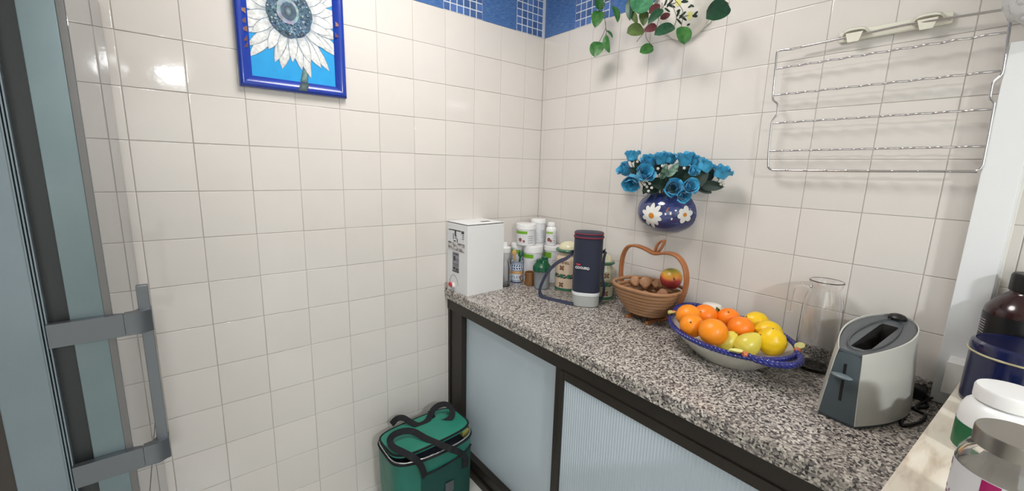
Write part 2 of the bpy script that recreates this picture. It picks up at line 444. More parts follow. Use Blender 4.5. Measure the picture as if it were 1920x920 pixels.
M['added_window_glass'] = mat('added_window_glass', (1, 1, 1, 1), .0, trans=1.0, ior=1.45)
M['lampdiff'] = mat('lamp_diffuser', srgb(255, 246, 232), .5, emis=3.0)

# ------------------------------------------------------------------ room
T = 0.15
Z0 = 1.942                      # height of tile row line 0
OL, OR = 0.807 * T, 1.139 * T
FLOOR = 0.0
G = 0.0016                      # grout recess
wl = struct('wall_left', MB().box(-2.6, 0.12, G, .12, -.05, CEIL + .05), M['grout'])
wr = struct('wall_right', MB().box(G, .12, -4.2, G, -.05, CEIL + .05), M['grout'])
struct('wall_back', MB().box(-2.7, .12, -4.3, -4.2, -.05, CEIL + .05), M['backwall'])
wy0, wy1, wz0, wz1 = WIN
m_ = MB().box(-2.7, -2.6, -4.2, wy0, -.05, CEIL + .05).box(-2.7, -2.6, wy1, .12, -.05, CEIL + .05)
m_.box(-2.7, -2.6, wy0, wy1, -.05, wz0).box(-2.7, -2.6, wy0, wy1, wz1, CEIL + .05)
struct('wall_near', m_, M['backwall'])
w1 = struct('added_window', MB().box(-2.662, -2.656, wy0, wy1, wz0, wz1), M['added_window_glass'])  # unseen window, added to carry the soft fill light
for nm, b_ in (('jamb', (wy0, wy0 + .05, wz0, wz1)), ('jamb', (wy1 - .05, wy1, wz0, wz1)), ('sill', (wy0, wy1, wz0, wz0 + .05)), ('head', (wy0, wy1, wz1 - .05, wz1)), ('mullion', ((wy0 + wy1) / 2 - .025, (wy0 + wy1) / 2 + .025, wz0, wz1))):
    link(nm, mesh(nm, MB().box(-2.68, -2.63, *b_, .003), M['white_plastic']), w1)
struct('floor', MB().box(-2.7, .12, -4.3, .12, -.06, 0), M['floor'])
struct('ceiling', MB().box(-2.7, .12, -4.3, .12, CEIL, CEIL + .06), M['plaster'])

GAP = 0.0018
def tile_mb(w, h, th=.007, e=.0010):
    # local: x width, y height, z outwards; face at z=0
    def ring(i, z): return [(-w / 2 + i, -h / 2 + i, z), (w / 2 - i, -h / 2 + i, z), (w / 2 - i, h / 2 - i, z), (-w / 2 + i, h / 2 - i, z)]
    return MB().loft([ring(0, -th), ring(0, -e * 1.1), ring(e * .45, -e * .35), ring(e * 1.6, -.00005), ring(e * 2.6, 0)], cap1=True)
_tm = {}
def tile_mesh(w, h):
    k = (round(w, 4), round(h, 4))
    if k not in _tm: _tm[k] = mesh('tile', tile_mb(w, h), M['tile'], 60)
    return _tm[k]
ROT_L = Matrix(((1, 0, 0), (0, 0, -1), (0, 1, 0)))           # local x->X, y->Z, z->-Y
ROT_R = Matrix(((0, 0, -1), (-1, 0, 0), (0, 1, 0)))          # local x->-Y, y->Z, z->-X
def put_tile(parent, rotm, a, z, w, h, jit=1.0):
    o = link('tile', tile_mesh(w, h), parent)
    loc = Vector((a, 0, z)) if rotm is ROT_L else Vector((0, a, z))
    jm = Matrix.Rotation(R(random.gauss(0, .22) * jit), 3, 'X') @ Matrix.Rotation(R(random.gauss(0, .22) * jit), 3, 'Y')
    o.matrix_local = Matrix.Translation(loc) @ (rotm @ jm).to_4x4()
ZTOP = Z0 + T
rows = [(Z0 + T - r * T, Z0 + T - (r + 1) * T) for r in range(14)]      # (top, bottom)
def cols(o, n):
    e = [0.0] + [o + i * T for i in range(n)]
    return list(zip(e[:-1], e[1:]))
for zt, zb in rows:
    zb = max(zb, 0.0)
    if zt - zb < .012: continue
    for a, b in cols(OL, 13):
        put_tile(wl, ROT_L, -(a + b) / 2, (zt + zb) / 2, b - a - GAP, zt - zb - GAP)
rc = [(0.0, .139 * T)] + [(.139 * T + i * T, .139 * T + (i + 1) * T) for i in range(13)]
for zt, zb in rows[:9]:
    for a, b in rc:
        put_tile(wr, ROT_R, -(a + b) / 2, (zt + zb) / 2, b - a - (GAP if b - a > .05 else .0012), zt - zb - GAP, .6)
# blue border: plain tiles and small mosaic chips on a light grout panel
BH = .20; ZB = ZTOP
chip_me = mesh('mosaic_chip', tile_mb(.0285, .0285, .004, .0008), M['chip'], 60)
bt_me = mesh('border_tile', tile_mb(.1985, BH - .002, .006), M['border'], 60)
bt_cut = mesh('border_tile', tile_mb(.2065, BH - .002, .006), M['border'], 60)
mg_me = mesh('mosaic_panel', tile_mb(.199, BH - .001, .006), M['mgrout'], 60)
mg_cut = mesh('mosaic_panel', tile_mb(.1835, BH - .001, .006), M['mgrout'], 60)
def border(parent, rotm, segs):
    for kind, a, b in segs:
        c = (a + b) / 2
        loc = Vector((c, 0, ZB + BH / 2)) if rotm is ROT_L else Vector((0, c, ZB + BH / 2))
        if kind == 'p':
            o = link('border_tile', bt_me if b - a < .203 else bt_cut, parent)
            o.matrix_local = Matrix.Translation(loc) @ rotm.to_4x4()
        else:
            if b > 0: loc = loc + Vector((-.008, 0, 0))
            o = link('mosaic_panel', mg_me if b <= 0 else mg_cut, parent)
            o.matrix_local = Matrix.Translation(loc + rotm @ Vector((0, 0, -.0008))) @ rotm.to_4x4()
            for i in range(6):
                for j in range(6):
                    u = -.0833 + i * .0333 + (.008 if b > 0 else 0); w = -.0833 + j * .0333
                    p = loc + rotm @ Vector((u, w, .0006))
                    if (p.x if rotm is ROT_L else p.y) > -.010: continue
                    ch = link('mosaic_chip', chip_me, parent)
                    ch.matrix_local = Matrix.Translation(p) @ (rotm @ Matrix.Rotation(R(random.gauss(0, .5)), 3, 'X')).to_4x4()
L_seg = [('m', -.184, .016)]
x = -.184
for i in range(9):
    L_seg.append(('p' if i % 2 == 0 else 'm', x - .198, x)); x -= .198
border(wl, ROT_L, L_seg)
R_seg = [('p', -.2065, 0.0)]
y = -.2065
for i in range(8):
    R_seg.append(('m' if i % 2 == 0 else 'p', y - .2, y)); y -= .2
border(wr, ROT_R, R_seg)

# ceiling lamps (fixtures above the frame)
for k, (loc, rad, pw, c) in enumerate(LAMPS):
    t = thing('ceiling_lamp', ['round white ceiling lamp over the granite worktop', 'small round pendant lamp by the rear wall'][k], 'lamp', (loc[0], loc[1], loc[2] + .007))
    lpart('lamp_body', MB().lathe([(0, .056), (rad + .03, .056), (rad + .03, .01), (rad + .02, 0), (rad + .005, 0), (rad + .005, .02)], seg=40), M['white_plastic'], t)
    if k: lpart('rod', MB().sweep([(0, 0, .055), (0, 0, CEIL - loc[2] - .0075)], .006, seg=10), M['white_plastic'], t)
    lpart('diffuser', MB().lathe([(rad + .006, .012), (rad, .0), (0, .0)], seg=40), M['lampdiff'], t)

# ------------------------------------------------------------------ fridge
fx, fy = -1.642, -.600
t = thing('fridge', 'tall grey steel fridge with glossy front and bracketed bar handle', 'fridge', (-1.97, -.31, 0))
part('cabinet', MB().box(-2.30, -1.80, fy + .004, -.012, .03, 1.86, .004), M['darkside'], t)
c = part('cabinet_collar', MB().box(-1.802, -1.738, fy, -.012, .03, 1.86, .003), M['steel_cab'], t)
for i, xx in enumerate((-1.7375, -1.7335, -1.7295)):
    part('edge_groove_strip', MB().box(xx - .0012, xx + .0012, fy - .0005 + .0015 * i, -.02, .05, 1.85, .0005), M['steel_cab'], t, sub=c)
part('gasket', MB().box(-1.742, -1.690, fy + .016, -.03, .06, 1.84, .003), M['dark'], t)
for nm, z0, z1 in (('door', .66, 1.85), ('freezer_door', .07, .648)):
    d = part(nm, MB().box(-1.700, fx - .011, fy + .001, -.014, z0, z1, .002), M['steel_side'], t)
    part('edge_trim', MB().box(fx - .0115, fx - .0006, fy, -.012, z0, z1, .001), M['edge_dark'], t, sub=d)
    part('front_panel', MB().box(fx - .0012, fx + .0004, fy + .0012, -.013, z0 + .001, z1 - .001, .0003), M['steel_front'], t, sub=d)
for zz in (.07,):
    pass
for k in range(4):
    fxx, fyy = [(-2.25, -.55), (-2.25, -.06), (-1.72, -.55), (-1.72, -.06)][k]
    part('foot', MB().lathe([(0, 0), (.02, 0), (.02, .01), (.012, .012), (.012, .035), (0, .035)], (fxx, fyy, 0), 16), M['dark'], t)
hd = part('handle_bar', MB().box(-1.605, -1.5865, -.598, -.584, .808, 1.193, .0015), M['handle'], t)
for zc in (1.122, .836):
    m_ = MB()
    h2 = .022
    # flat lever plate on the door side, cranked outwards at its end
    poly = [(-1.728, -.6145), (-1.640, -.6145), (-1.627, -.6145), (-1.627, -.604), (-1.640, -.6005), (-1.728, -.6005)]
    m_.prism(poly, lambda u, v, w: (u, v, zc - h2 + w), 2 * h2)
    part('handle_bracket', m_, M['handle'], t)
    m_ = MB()
    poly = [(-1.6262, -.6145), (-1.604, -.6155), (-1.5855, -.603), (-1.5855, -.578), (-1.602, -.578), (-1.612, -.596), (-1.6262, -.600)]
    m_.prism(poly, lambda u, v, w: (u, v, zc - h2 + w), 2 * h2)
    part('handle_clamp', m_, M['handle'], t)

# ------------------------------------------------------------------ cabinet and worktop
ZC = .875
XF = -.58
wt = MB()
prof = [(0.0, ZC), (XF + .006, ZC), (XF + .0015, ZC - .0015), (XF, ZC - .006), (XF, ZC - .020), (XF + .003, ZC - .0225),
        (XF + .0015, ZC - .025), (XF + .0015, ZC - .043), (XF + .004, ZC - .045), (0.0, ZC - .045)]
n = len(prof); ys = (-.001, -1.70)
wt.add([(p[0], ys[0], p[1]) for p in prof] + [(p[0], ys[1], p[1]) for p in prof],
       [[i, (i + 1) % n, n + (i + 1) % n, n + i] for i in range(n)] + [list(range(n)), list(reversed(range(n, 2 * n)))])
o = single('granite_worktop', wt, M['granite'], 'speckled grey granite worktop over the low cabinet', 'worktop', ang=50)
single('granite_upstand', MB().box(-.018, -.0008, -1.583, -.02, ZC - .001, ZC + .042, .001), M['granite'],
       'low granite upstand strip along the wall behind the fruit bowl', 'upstand')
single('granite_upstand', MB().box(-.579, -.0185, -.014, -.0008, ZC - .001, ZC + .030, .001), M['granite'],
       'low granite upstand strip behind the white carton', 'upstand')

XC = -.555
t = thing('low_cabinet', 'low cabinet with dark bronze frame and frosted sliding panels', 'cabinet', (-.28, -.9, 0))
part('carcass', MB().box(-.50, -.004, -1.70, -.004, .02, .828), M['board'], t)
part('left_post', MB().box(XC, -.505, -.117, -.003, 0.0, .8295, .002), M['alu'], t)
part('left_post', MB().box(XC - .006, -.51, -.018, -.002, 0.0, .8295, .001), M['alu'], t)
part('top_rail', MB().box(XC - .010, -.505, -1.70, -.003, .776, .8298, .002), M['alu'], t)
part('bottom_rail', MB().box(XC - .004, -.505, -1.70, -.003, .0, .088, .003), M['alu'], t)
part('bottom_track', MB().box(XC - .014, XC - .004, -1.70, -.003, .0, .035, .001), M['alu'], t)
part('middle_stile', MB().box(XC - .004, -.51, -.772, -.735, .08, .78, .0015), M['alu'], t)
part('door_stile', MB().box(XC - .016, XC - .002, -.783, -.766, .05, .776, .0015), M['alu'], t)
part('door_rail', MB().box(XC - .0155, XC - .002, -1.70, -.784, .748, .778, .0015), M['alu'], t)
def fluted(y0, y1, z0, z1, x, pitch, amp):
    m_ = MB(); vs = []; n_ = int((y0 - y1) / pitch) * 6
    for i in range(n_ + 1):
        yy = y0 + (y1 - y0) * i / n_
        d = amp * (.5 - .5 * math.cos(2 * PI * (yy - y0) / pitch))
        vs += [(x - d, yy, z0), (x - d, yy, z1)]
    m_.add(vs, [[2 * i, 2 * i + 2, 2 * i + 3, 2 * i + 1] for i in range(n_)])
    m_.add([(x + .006, y0, z0), (x + .006, y1, z0), (x + .006, y1, z1), (x + .006, y0, z1)], [[0, 1, 2, 3]])
    return m_
part('sliding_panel', fluted(-.115, -.737, .085, .778, -.528, .0045, .0003), M['poly'], t, ang=80)
part('sliding_panel', fluted(-.782, -1.695, .085, .750, XC - .008, .0098, .0013), M['poly'], t, ang=80)

# ------------------------------------------------------------------ picture
t = thing('framed_picture', 'blue framed painting of a white sunflower hung on the tiles', 'picture', (-1.166, 0, 1.681))
fx0, fx1, fz0, fz1 = -1.334, -.998, 1.681, 2.175
fw = .037
prof = [(0, 0), (0, .014), (.004, .0205), (.012, .023), (.022, .020), (.031, .014), (fw, .010), (fw, 0)]   # (inward, outward depth)
corn = [(fx0, fz0, 1, 1), (fx1, fz0, -1, 1), (fx1, fz1, -1, -1), (fx0, fz1, 1, -1)]
for i in range(4):
    a, b = corn[i], corn[(i + 1) % 4]
    rings = [[(q[0] + q[2] * p[0], -.0012 - p[1], q[1] + q[3] * p[0]) for p in prof] for q in (a, b)]
    part('frame_rail', MB().loft(rings, cap0=True, cap1=True), M['frame_blue'], t, ang=50)
cx0, cx1, cz0, cz1 = fx0 + fw - .003, fx1 - fw + .003, fz0 + fw - .003, fz1 - fw + .003
cv = part('canvas', MB().box(cx0, cx1, -.0095, -.001, cz0, cz1, .0005), M['canvas'], t)
def clip(poly, x0, x1, z0, z1):
    def cut(P, f, inter):
        out = []
        for i in range(len(P)):
            a, b = P[i - 1], P[i]
            if f(b):
                if not f(a): out.append(inter(a, b))
                out.append(b)
            elif f(a): out.append(inter(a, b))
        return out
    def ix(k, val):
        def g(a, b):
            s = (val - a[k]) / (b[k] - a[k]); return tuple(a[q] + (b[q] - a[q]) * s for q in range(len(a)))
        return g
    for k, val, sg in ((0, x0, 1), (0, x1, -1), (1, z0, 1), (1, z1, -1)):
        if not poly: return []
        poly = cut(poly, lambda p: sg * (p[k] - val) >= 0, ix(k, val))
    return poly
fc = H(543, 26, 1, -.01)
FCX, FCZ = fc.x, fc.z
class Paint:
    def __init__(s): s.v = []; s.f = []; s.c = []; s.k = 0
    def poly(s, pts, cols, cen, ccol, lim=None, dy=None):
        """fan; pts (x,z), cols per point"""
        P = [(p[0], p[1]) + c for p, c in zip(pts, cols)]
        if lim: P = clip(P, *lim)
        if len(P) < 3: return
        s.k += 1
        y = -.0100 - s.k * .000012 if dy is None else dy - s.k * .000012
        if lim and not (lim[0] <= cen[0] <= lim[1] and lim[2] <= cen[1] <= lim[3]):
            cen = (sum(p[0] for p in P) / len(P), sum(p[1] for p in P) / len(P))
        b = len(s.v)
        s.v.append((cen[0], y, cen[1])); s.c.append(ccol)
        for p in P: s.v.append((p[0], y, p[1])); s.c.append(p[2:5])
        for i in range(len(P)): s.f.append([b, b + 1 + i, b + 1 + (i + 1) % len(P)])
    def build(s, name, root, sub=None):
        me = bpy.data.meshes.new(name); me.from_pydata([Vector(v) - root.location for v in s.v], [], s.f)
        at = me.color_attributes.new('paint', 'FLOAT_COLOR', 'POINT')
        for i, c in enumerate(s.c): at.data[i].color = (*c, 1)
        me.materials.append(M['paint'])
        return link(name, me, sub or root)
def lin(r, g, b): return srgb(r, g, b)[:3]
lim = (cx0 + .001, cx1 - .001, cz0 + .001, cz1 - .001)
pt = Paint()
rr = random.Random(5)
# stem
pt.poly([(FCX + .036, FCZ - .150), (FCX + .052, FCZ - .150), (FCX + .044, FCZ - .222), (FCX + .018, FCZ - .222)], [lin(60, 92, 100)] * 2 + [lin(40, 70, 84)] * 2,
        (FCX + .037, FCZ - .195), lin(130, 165, 160), lim)
def petal(ang, L, W, r0, seed, tone):
    q = random.Random(seed)
    ca, sa = math.cos(ang), math.sin(ang)
    bend = q.uniform(-.012, .012)
    def pos(s, wd):
        u = r0 + (L - r0) * s
        lat = wd + bend * s * s
        return (FCX + ca * u - sa * lat, FCZ + (sa * u + ca * lat) * 1.06)
    prof_ = [(0, .35), (.2, .72), (.45, 1.0), (.7, .82), (.88, .42), (1, 0)]
    def outline(k, d):
        a_ = [pos(s_, w_ * W * k) for s_, w_ in prof_]
        b_ = [pos(s_, -w_ * W * k) for s_, w_ in reversed(prof_[:-1])]
        return a_ + b_
    o_ = outline(1.0, 0)
    pt.poly(o_, [lin(116, 128, 140)] * len(o_), pos(.5, 0), lin(140, 150, 158), lim)
    W *= .88; L2 = L
    o_ = outline(1.0, 0)
    base = [lin(112, 130, 146), lin(176, 190, 202), lin(tone - 6, tone, tone + 6), lin(tone - 4, tone, tone + 4), lin(tone - 8, tone - 6, tone - 6), lin(196, 200, 204)]
    cs = base + list(reversed(base[:-1]))
    pt.poly(o_, cs, pos(.55, .1 * W), lin(236, 237, 234), lim)
for ring_, (n_, L_, W_, r0_) in enumerate([(14, .182, .0195, .05), (15, .166, .0185, .05), (17, .140, .0165, .048)]):
    for i in range(n_):
        a = 2 * PI * (i + .5 * (ring_ % 2) + rr.uniform(-.18, .18)) / n_
        petal(a, L_ * rr.uniform(.92, 1.08), W_ * rr.uniform(.85, 1.15), r0_, ring_ * 50 + i, rr.randint(206, 232))
def disk(rx, rz, n_, c1, c2, ox=0, oz=0, wob=.04):
    P = []; 
    for i in range(n_):
        a = 2 * PI * i / n_; w = 1 + rr.uniform(-wob, wob)
        P.append((FCX + ox + rx * w * math.cos(a), FCZ + oz + rz * w * math.sin(a)))
    cs = [tuple(k * rr.uniform(.75, 1.25) for k in c1) for _ in P]
    pt.poly(P, cs, (FCX + ox, FCZ + oz), c2, lim)
disk(.070, .078, 40, lin(58, 82, 104), lin(70, 120, 150))
for k in range(260):
    a = rr.uniform(0, 2 * PI); r_ = math.sqrt(rr.uniform(.2, 1)) * .066
    d_ = .0034 * rr.uniform(.6, 1.4); cc = rr.choice([(48, 78, 100), (82, 122, 146), (110, 140, 158), (36, 58, 78), (60, 110, 142), (150, 168, 178)])
    ox, oz = r_ * math.cos(a), r_ * 1.1 * math.sin(a)
    disk(d_, d_, 7, lin(*cc), lin(*cc), ox, oz, .2)
disk(.034, .040, 26, lin(150, 166, 176), lin(90, 120, 140), -.006, .006)
disk(.024, .029, 22, lin(64, 92, 112), lin(30, 60, 84), -.004, .006)
disk(.012, .016, 16, lin(24, 44, 62), lin(120, 150, 160), -.004, .006)
pt.build('painted_sunflower', t, cv)
# petal tips and stem painted over onto the blue frame
for (px_, py_, dx, dz, c1) in [(452, 18, -.020, .004, (150, 110, 96)), (454, 36, -.016, -.008, (110, 70, 70)), (455, 52, -.020, -.004, (130, 88, 76)),
                               (458, 70, -.014, -.012, (104, 62, 62)), (460, 82, -.012, -.012, (96, 58, 60)), (634, 46, .016, -.004, (150, 104, 100)), (632, 66, .012, -.006, (96, 56, 70))]:
    pf = Paint(); p_ = H(px_, py_, 1, -.02)
    pf.poly([(p_.x - dx * .6, p_.z - .009), (p_.x + dx * .5, p_.z + dz), (p_.x - dx * .6, p_.z + .008)], [lin(*c1)] * 3, (p_.x - dx * .3, p_.z), lin(*c1), dy=-.0216)
    pf.build('painted_petal_tip', t)
pf = Paint()
zq = fz0 + fw
pf.poly([(FCX + .020, zq - .003), (FCX + .046, zq - .003), (FCX + .038, fz0 + .006), (FCX + .008, fz0 + .006)], [lin(40, 60, 70)] * 4, (FCX + .028, zq - .017), lin(100, 122, 118), dy=-.0246)
pf.build('painted_stem', t)

# ------------------------------------------------------------------ trunking, junction box, bubble wrap
t = thing('cable_trunking', 'upright white cable trunking on the tiled wall beside the wire rack', 'trunking', (-.02, -1.617, ZC))
part('channel', MB().box(-.030, -.0006, -1.648, -1.584, ZC - .0002, 1.747, .001), M['trunk'], t)
part('cover', MB().box(-.040, -.0295, -1.6455, -1.5835, ZC + .001, 1.7465, .002), M['trunk'], t)
part('sealant_bead', MB().sweep([(-.003, -1.6495, ZC), (-.003, -1.6495, 1.70)], .003, seg=6), M['plaster'], t)
t = thing('junction_box', 'small white box fixed low on the cable trunking', 'box', (-.07, -1.621, .945))
part('box_body', MB().box(-.095, -.0395, -1.640, -1.603, .930, 1.008, .002), M['white_plastic'], t)
part('box_cover', MB().box(-.102, -.0945, -1.641, -1.602, .929, 1.009, .0015), M['white_plastic'], t)
def lumpy(c, rx, ry, rz, amt, sc, seed, sub=4):
    bm = bmesh.new(); bmesh.ops.create_icosphere(bm, subdivisions=sub, radius=1)
    mb = MB(); bm.verts.index_update()
    mb.add([Vector((v.co.x * rx, v.co.y * ry, v.co.z * rz)) for v in bm.verts], [[v.index for v in f.verts] for f in bm.faces]); bm.free()
    mb.jitter(amt, sc, seed); mb.jitter(amt * .5, sc * 2.3, seed + 5)
    mb.v = [v + Vector(c) for v in mb.v]
    return mb
bw = lumpy((-.085, -1.665, 1.835), .075, .105, .092, .018, 16, 3)
bw.v = [Vector((min(v.x, -.004), v.y, max(v.z, 1.7475))) for v in bw.v]
t = thing('bubble_wrap', 'crumpled bundle of clear bubble wrap resting on the cable trunking', 'bubble wrap', (-.085, -1.665, 1.7475))
part('film', bw, M['bubble'], t, ang=180)
bub = MB(); rb = random.Random(3)
for k in range(0, len(bw.v), 16):
    v = bw.v[k]
    if v.x > -.02 or v.z < 1.76: continue
    bub.ball(v, .0075, .0075, .0075, 8, 5)
part('bubbles', bub, M['bubble'], t, ang=180)['kind'] = 'stuff'

# ------------------------------------------------------------------ wire rack and its holder
XR = -.040
def hr(x, y, d=0): p = H(x, y, 0, XR + d); return p
def fillet(pts, r=.006, n=4):
    out = [Vector(pts[0])]
    for i in range(1, len(pts) - 1):
        a, b, c_ = Vector(pts[i - 1]), Vector(pts[i]), Vector(pts[i + 1])
        u = (a - b); w = (c_ - b); rr_ = min(r, u.length * .45, w.length * .45)
        p, q = b + u.normalized() * rr_, b + w.normalized() * rr_
        for k in range(n + 1):
            s = k / n; out.append(p * (1 - s) ** 2 + b * 2 * s * (1 - s) + q * s * s)
    out.append(Vector(pts[-1])); return out
p0 = hr(1462, 95)
t = thing('wire_rack', 'chrome wire oven rack hanging flat against the tiled wall', 'rack', (XR, -1.35, 1.46))
left = [hr(1457, 96), hr(1449, 178), hr(1449, 188), hr(1458, 194), hr(1458, 213), hr(1447, 228), hr(1441, 284), hr(1440, 314), hr(1447, 319)]
right = [hr(1832, 321), hr(1842, 312), hr(1852, 262), hr(1865, 192), hr(1856, 184), hr(1861, 155), hr(1879, 140), hr(1888, 84), hr(1897, 22)]
topw = [hr(1886, 17.5), hr(1700, 46.5, .012), hr(1500, 88.5, .012), hr(1484, 92.5), hr(1466, 93.5)]
outer = left + [Vector((XR, -1.35, hr(1640, 321.5).z))] + right + topw
lp = outer + [outer[0], outer[1]]
fil = fillet([outer[-1]] + outer + [outer[0]], .007)
fil = fil[1:-1]
part('outer_frame', MB().sweep(fil, .0031, closed=True, seg=10), M['chrome'], t, ang=80)
def wavy(a, b, amp=.0042, wl=.050):
    L_ = (b - a).length; n_ = int(L_ / wl * 10)
    out = []
    for i in range(n_ + 1):
        s = i / n_; e = min(1, s * 12, (1 - s) * 12)
        p = a.lerp(b, s); p.x += .003 + amp * math.sin(2 * PI * L_ * s / wl) * e; out.append(p)
    return out
for (xa, ya, xb, yb) in [(1454, 129, 1893, 59), (1450, 178.5, 1880, 132), (1447, 231, 1864, 204), (1441, 283, 1851, 274)]:
    part('cross_wire', MB().sweep(wavy(hr(xa, ya), hr(xb, yb)), .0027, seg=8), M['chrome'], t, ang=80)
part('cross_wire', MB().sweep(wavy(hr(1450, 318.5), hr(1832, 322)), .0027, seg=8), M['chrome'], t, ang=80)
a = H(1568, 72, 0, -.016); b = H(1792, 29, 0, -.016)
t = thing('rack_holder', 'cream plastic wall holder with two hooks gripping the wire rack', 'holder', (0, (a.y + b.y) / 2, a.z - .02))
ym0, ym1 = a.y, b.y
zmid = (a.z + b.z) / 2
def ybar(y): return a.z + (b.z - a.z) * (y - a.y) / (b.y - a.y)
part('back_plate', MB().box(-.012, -.0004, ym1 + .004, ym0 - .004, zmid - .014, zmid + .014, .004), M['cream_plastic'], t)
for yy in (ym0 - .008, ym1 + .010):
    part('screw', MB().lathe([(0, 0), (.0035, 0), (.0035, .0018), (0, .0024)], (-.0118, yy, zmid - .002), 12, rot=Matrix(((0, 0, -1), (0, 1, 0), (1, 0, 0)))), M['dark'], t)
for yc in (H(1602, 62, 0, -.03).y, H(1740, 36, 0, -.03).y):
    # hook: arched hood projecting from the plate, cupped under the wire
    hw = .030
    rings = []
    for k in range(9):
        s = -1 + 2 * k / 8; yy = yc + s * hw
        arch = math.sqrt(max(0, 1 - (abs(s)) ** 3))
        zt_ = zmid + .003 + .013 * arch
        xo = -.012 - .024 * (.35 + .65 * arch)
        rings.append([(-.010, yy, zt_ - .006), (-.010, yy, zt_), (xo * .7, yy, zt_ + .001), (xo, yy, zt_ - .004), (xo, yy, zt_ - .008), (xo + .004, yy, zt_ - .009), (-.018, yy, zt_ - .006)])
    part('hook_hood', MB().loft(rings, cap0=True, cap1=True), M['cream_plastic'], t, ang=50)
    poly = [(-.019, zmid + .002), (.019, zmid + .002), (.012, zmid - .022), (-.012, zmid - .022)]
    part('hook_tongue', MB().prism(poly, lambda u, v, w: (-.030 - w, yc + u, v), .003), M['cream_plastic'], t)

# ------------------------------------------------------------------ leaves
def leaf_mb(L, W, fold=.25, curl=.2, shape='oval', nx=6, ny=9):
    m_ = MB(); vs = []
    for j in range(ny + 1):
        s = j / ny
        if shape == 'oval': w_ = W / 2 * (math.sin(PI * s ** .8)) ** .62 if 0 < s < 1 else 0
        elif shape == 'round': w_ = W / 2 * math.sqrt(max(0, 1 - (2 * s - 1) ** 2)) * (1.04 - .1 * s)
        else: w_ = W / 2 * math.sin(PI * min(1, s ** .7 * 1.0)) ** .9
        if j in (0, ny): w_ = max(w_, W * .02)
        for i in range(nx + 1):
            u = -1 + 2 * i / nx
            x_ = u * w_; y_ = L * s - (.06 * L * (1 - abs(u)) if False else 0)
            z_ = fold * abs(x_) - curl * L * (s - .35) ** 2 + .006 * W * math.sin(9 * s * PI) * abs(u) * 4
            vs.append((x_, y_, z_))
    n_ = nx + 1
    m_.add(vs, [[j * n_ + i, j * n_ + i + 1, (j + 1) * n_ + i + 1, (j + 1) * n_ + i] for j in range(ny) for i in range(nx)])
    return m_
def screen_frame(ang, yaw=0, pitch=0, roll=0):
    """matrix: local y = tip direction at screen angle ang (deg, 90 up), local z faces the viewer, then tilted"""
    up = -RY
    y_ = RX * math.cos(R(ang)) + up * math.sin(R(ang)); z_ = -RZ; x_ = y_.cross(z_)
    Mx = Matrix((x_, y_, z_)).transposed()
    return Mx @ Matrix.Rotation(R(pitch), 3, 'X') @ Matrix.Rotation(R(yaw), 3, 'Y')
def pxm(p): return F / ((p - CAM).dot(RZ))
def leaf_at(name, root, px, py, lpx, wpx, ang, X, m_, pitch=0, yaw=0, shape='oval', fold=.25, curl=.25):
    c_ = H(px, py, 0, X); s = pxm(c_); L_, W_ = lpx / s, wpx / s
    Fm = screen_frame(ang, yaw, pitch)
    mb = leaf_mb(L_, W_, fold, curl, shape)
    mb.v = [Fm @ (v - Vector((0, L_ / 2, 0))) + c_ for v in mb.v]
    o = part(name, mb, m_, root, ang=180)
    return c_ - Fm @ Vector((0, L_ / 2, 0))

# ------------------------------------------------------------------ white planter with ivy (top)
PY, PZ = -.775, 1.925
pl = thing('wall_planter', 'white painted ceramic wall planter with trailing green ivy leaves', 'planter', (-.002, PY, PZ))
def plan_r(z):      # radius against height above PZ
    s = max(0, min(1, z / .17)); return .020 + .105 * math.sin(s * PI / 2) ** .58
def half(prof_, cy, cz, sx, sy, seg=32):
    return MB().lathe(prof_, (-.0012, cy, cz), seg, sx, sy, a0=PI / 2, a1=3 * PI / 2)
pf_ = [(plan_r(z), z) for z in [0, .012, .03, .05, .075, .1, .13, .17]]
pf_ = [(0, 0)] + pf_ + [(.118, .172), (.11, .165), (.095, .12), (0, .12)]
m_ = half(pf_, PY, PZ, .95, 1.0)
part('pot', m_, M['ceramic'], pl)
part('pot_back', MB().prism([(PY - .124, PZ + .171), (PY - .12, PZ + .12), (PY - .09, PZ + .04), (PY - .02, PZ + .001), (PY + .02, PZ + .001), (PY + .09, PZ + .04), (PY + .12, PZ + .12), (PY + .124, PZ + .171)],
     lambda u, v, w: (-.0012 - w, u, v), .006), M['ceramic'], pl)
def on_surf(cy, cz, rf, sx, sy, th, z, off=.0006):
    r = rf(z) + off
    return Vector((-.0012 + r * math.cos(th) * sx, cy + r * math.sin(th) * sy, cz + z))
def decal(poly, th0, z0, surf, refr, sub=3):
    """poly (u right, v up) metres from the outside; mapped on a surface of revolution"""
    n_ = len(poly); vs = []; fs = []
    cu = sum(p[0] for p in poly) / n_; cv_ = sum(p[1] for p in poly) / n_
    def mp(u, v): return surf(th0 + u / refr, z0 + v)
    vs.append(mp(cu, cv_))
    for k in range(1, sub + 1):
        for u, v in poly: vs.append(mp(cu + (u - cu) * k / sub, cv_ + (v - cv_) * k / sub))
    for i in range(n_): fs.append([0, 1 + i, 1 + (i + 1) % n_])
    for k in range(1, sub):
        for i in range(n_):
            j = (i + 1) % n_; a_ = 1 + (k - 1) * n_; b_ = 1 + k * n_
            fs.append([a_ + i, b_ + i, b_ + j, a_ + j])
    return MB().add(vs, fs)
def ell(cu, cv_, a_, b_, rot=0, n_=14):
    return [(cu + a_ * math.cos(t_) * math.cos(rot) - b_ * math.sin(t_) * math.sin(rot), cv_ + a_ * math.cos(t_) * math.sin(rot) + b_ * math.sin(t_) * math.cos(rot)) for t_ in [2 * PI * k / n_ for k in range(n_)]]
psurf = lambda th, z: on_surf(PY, PZ, plan_r, .95, 1.0, th, z)
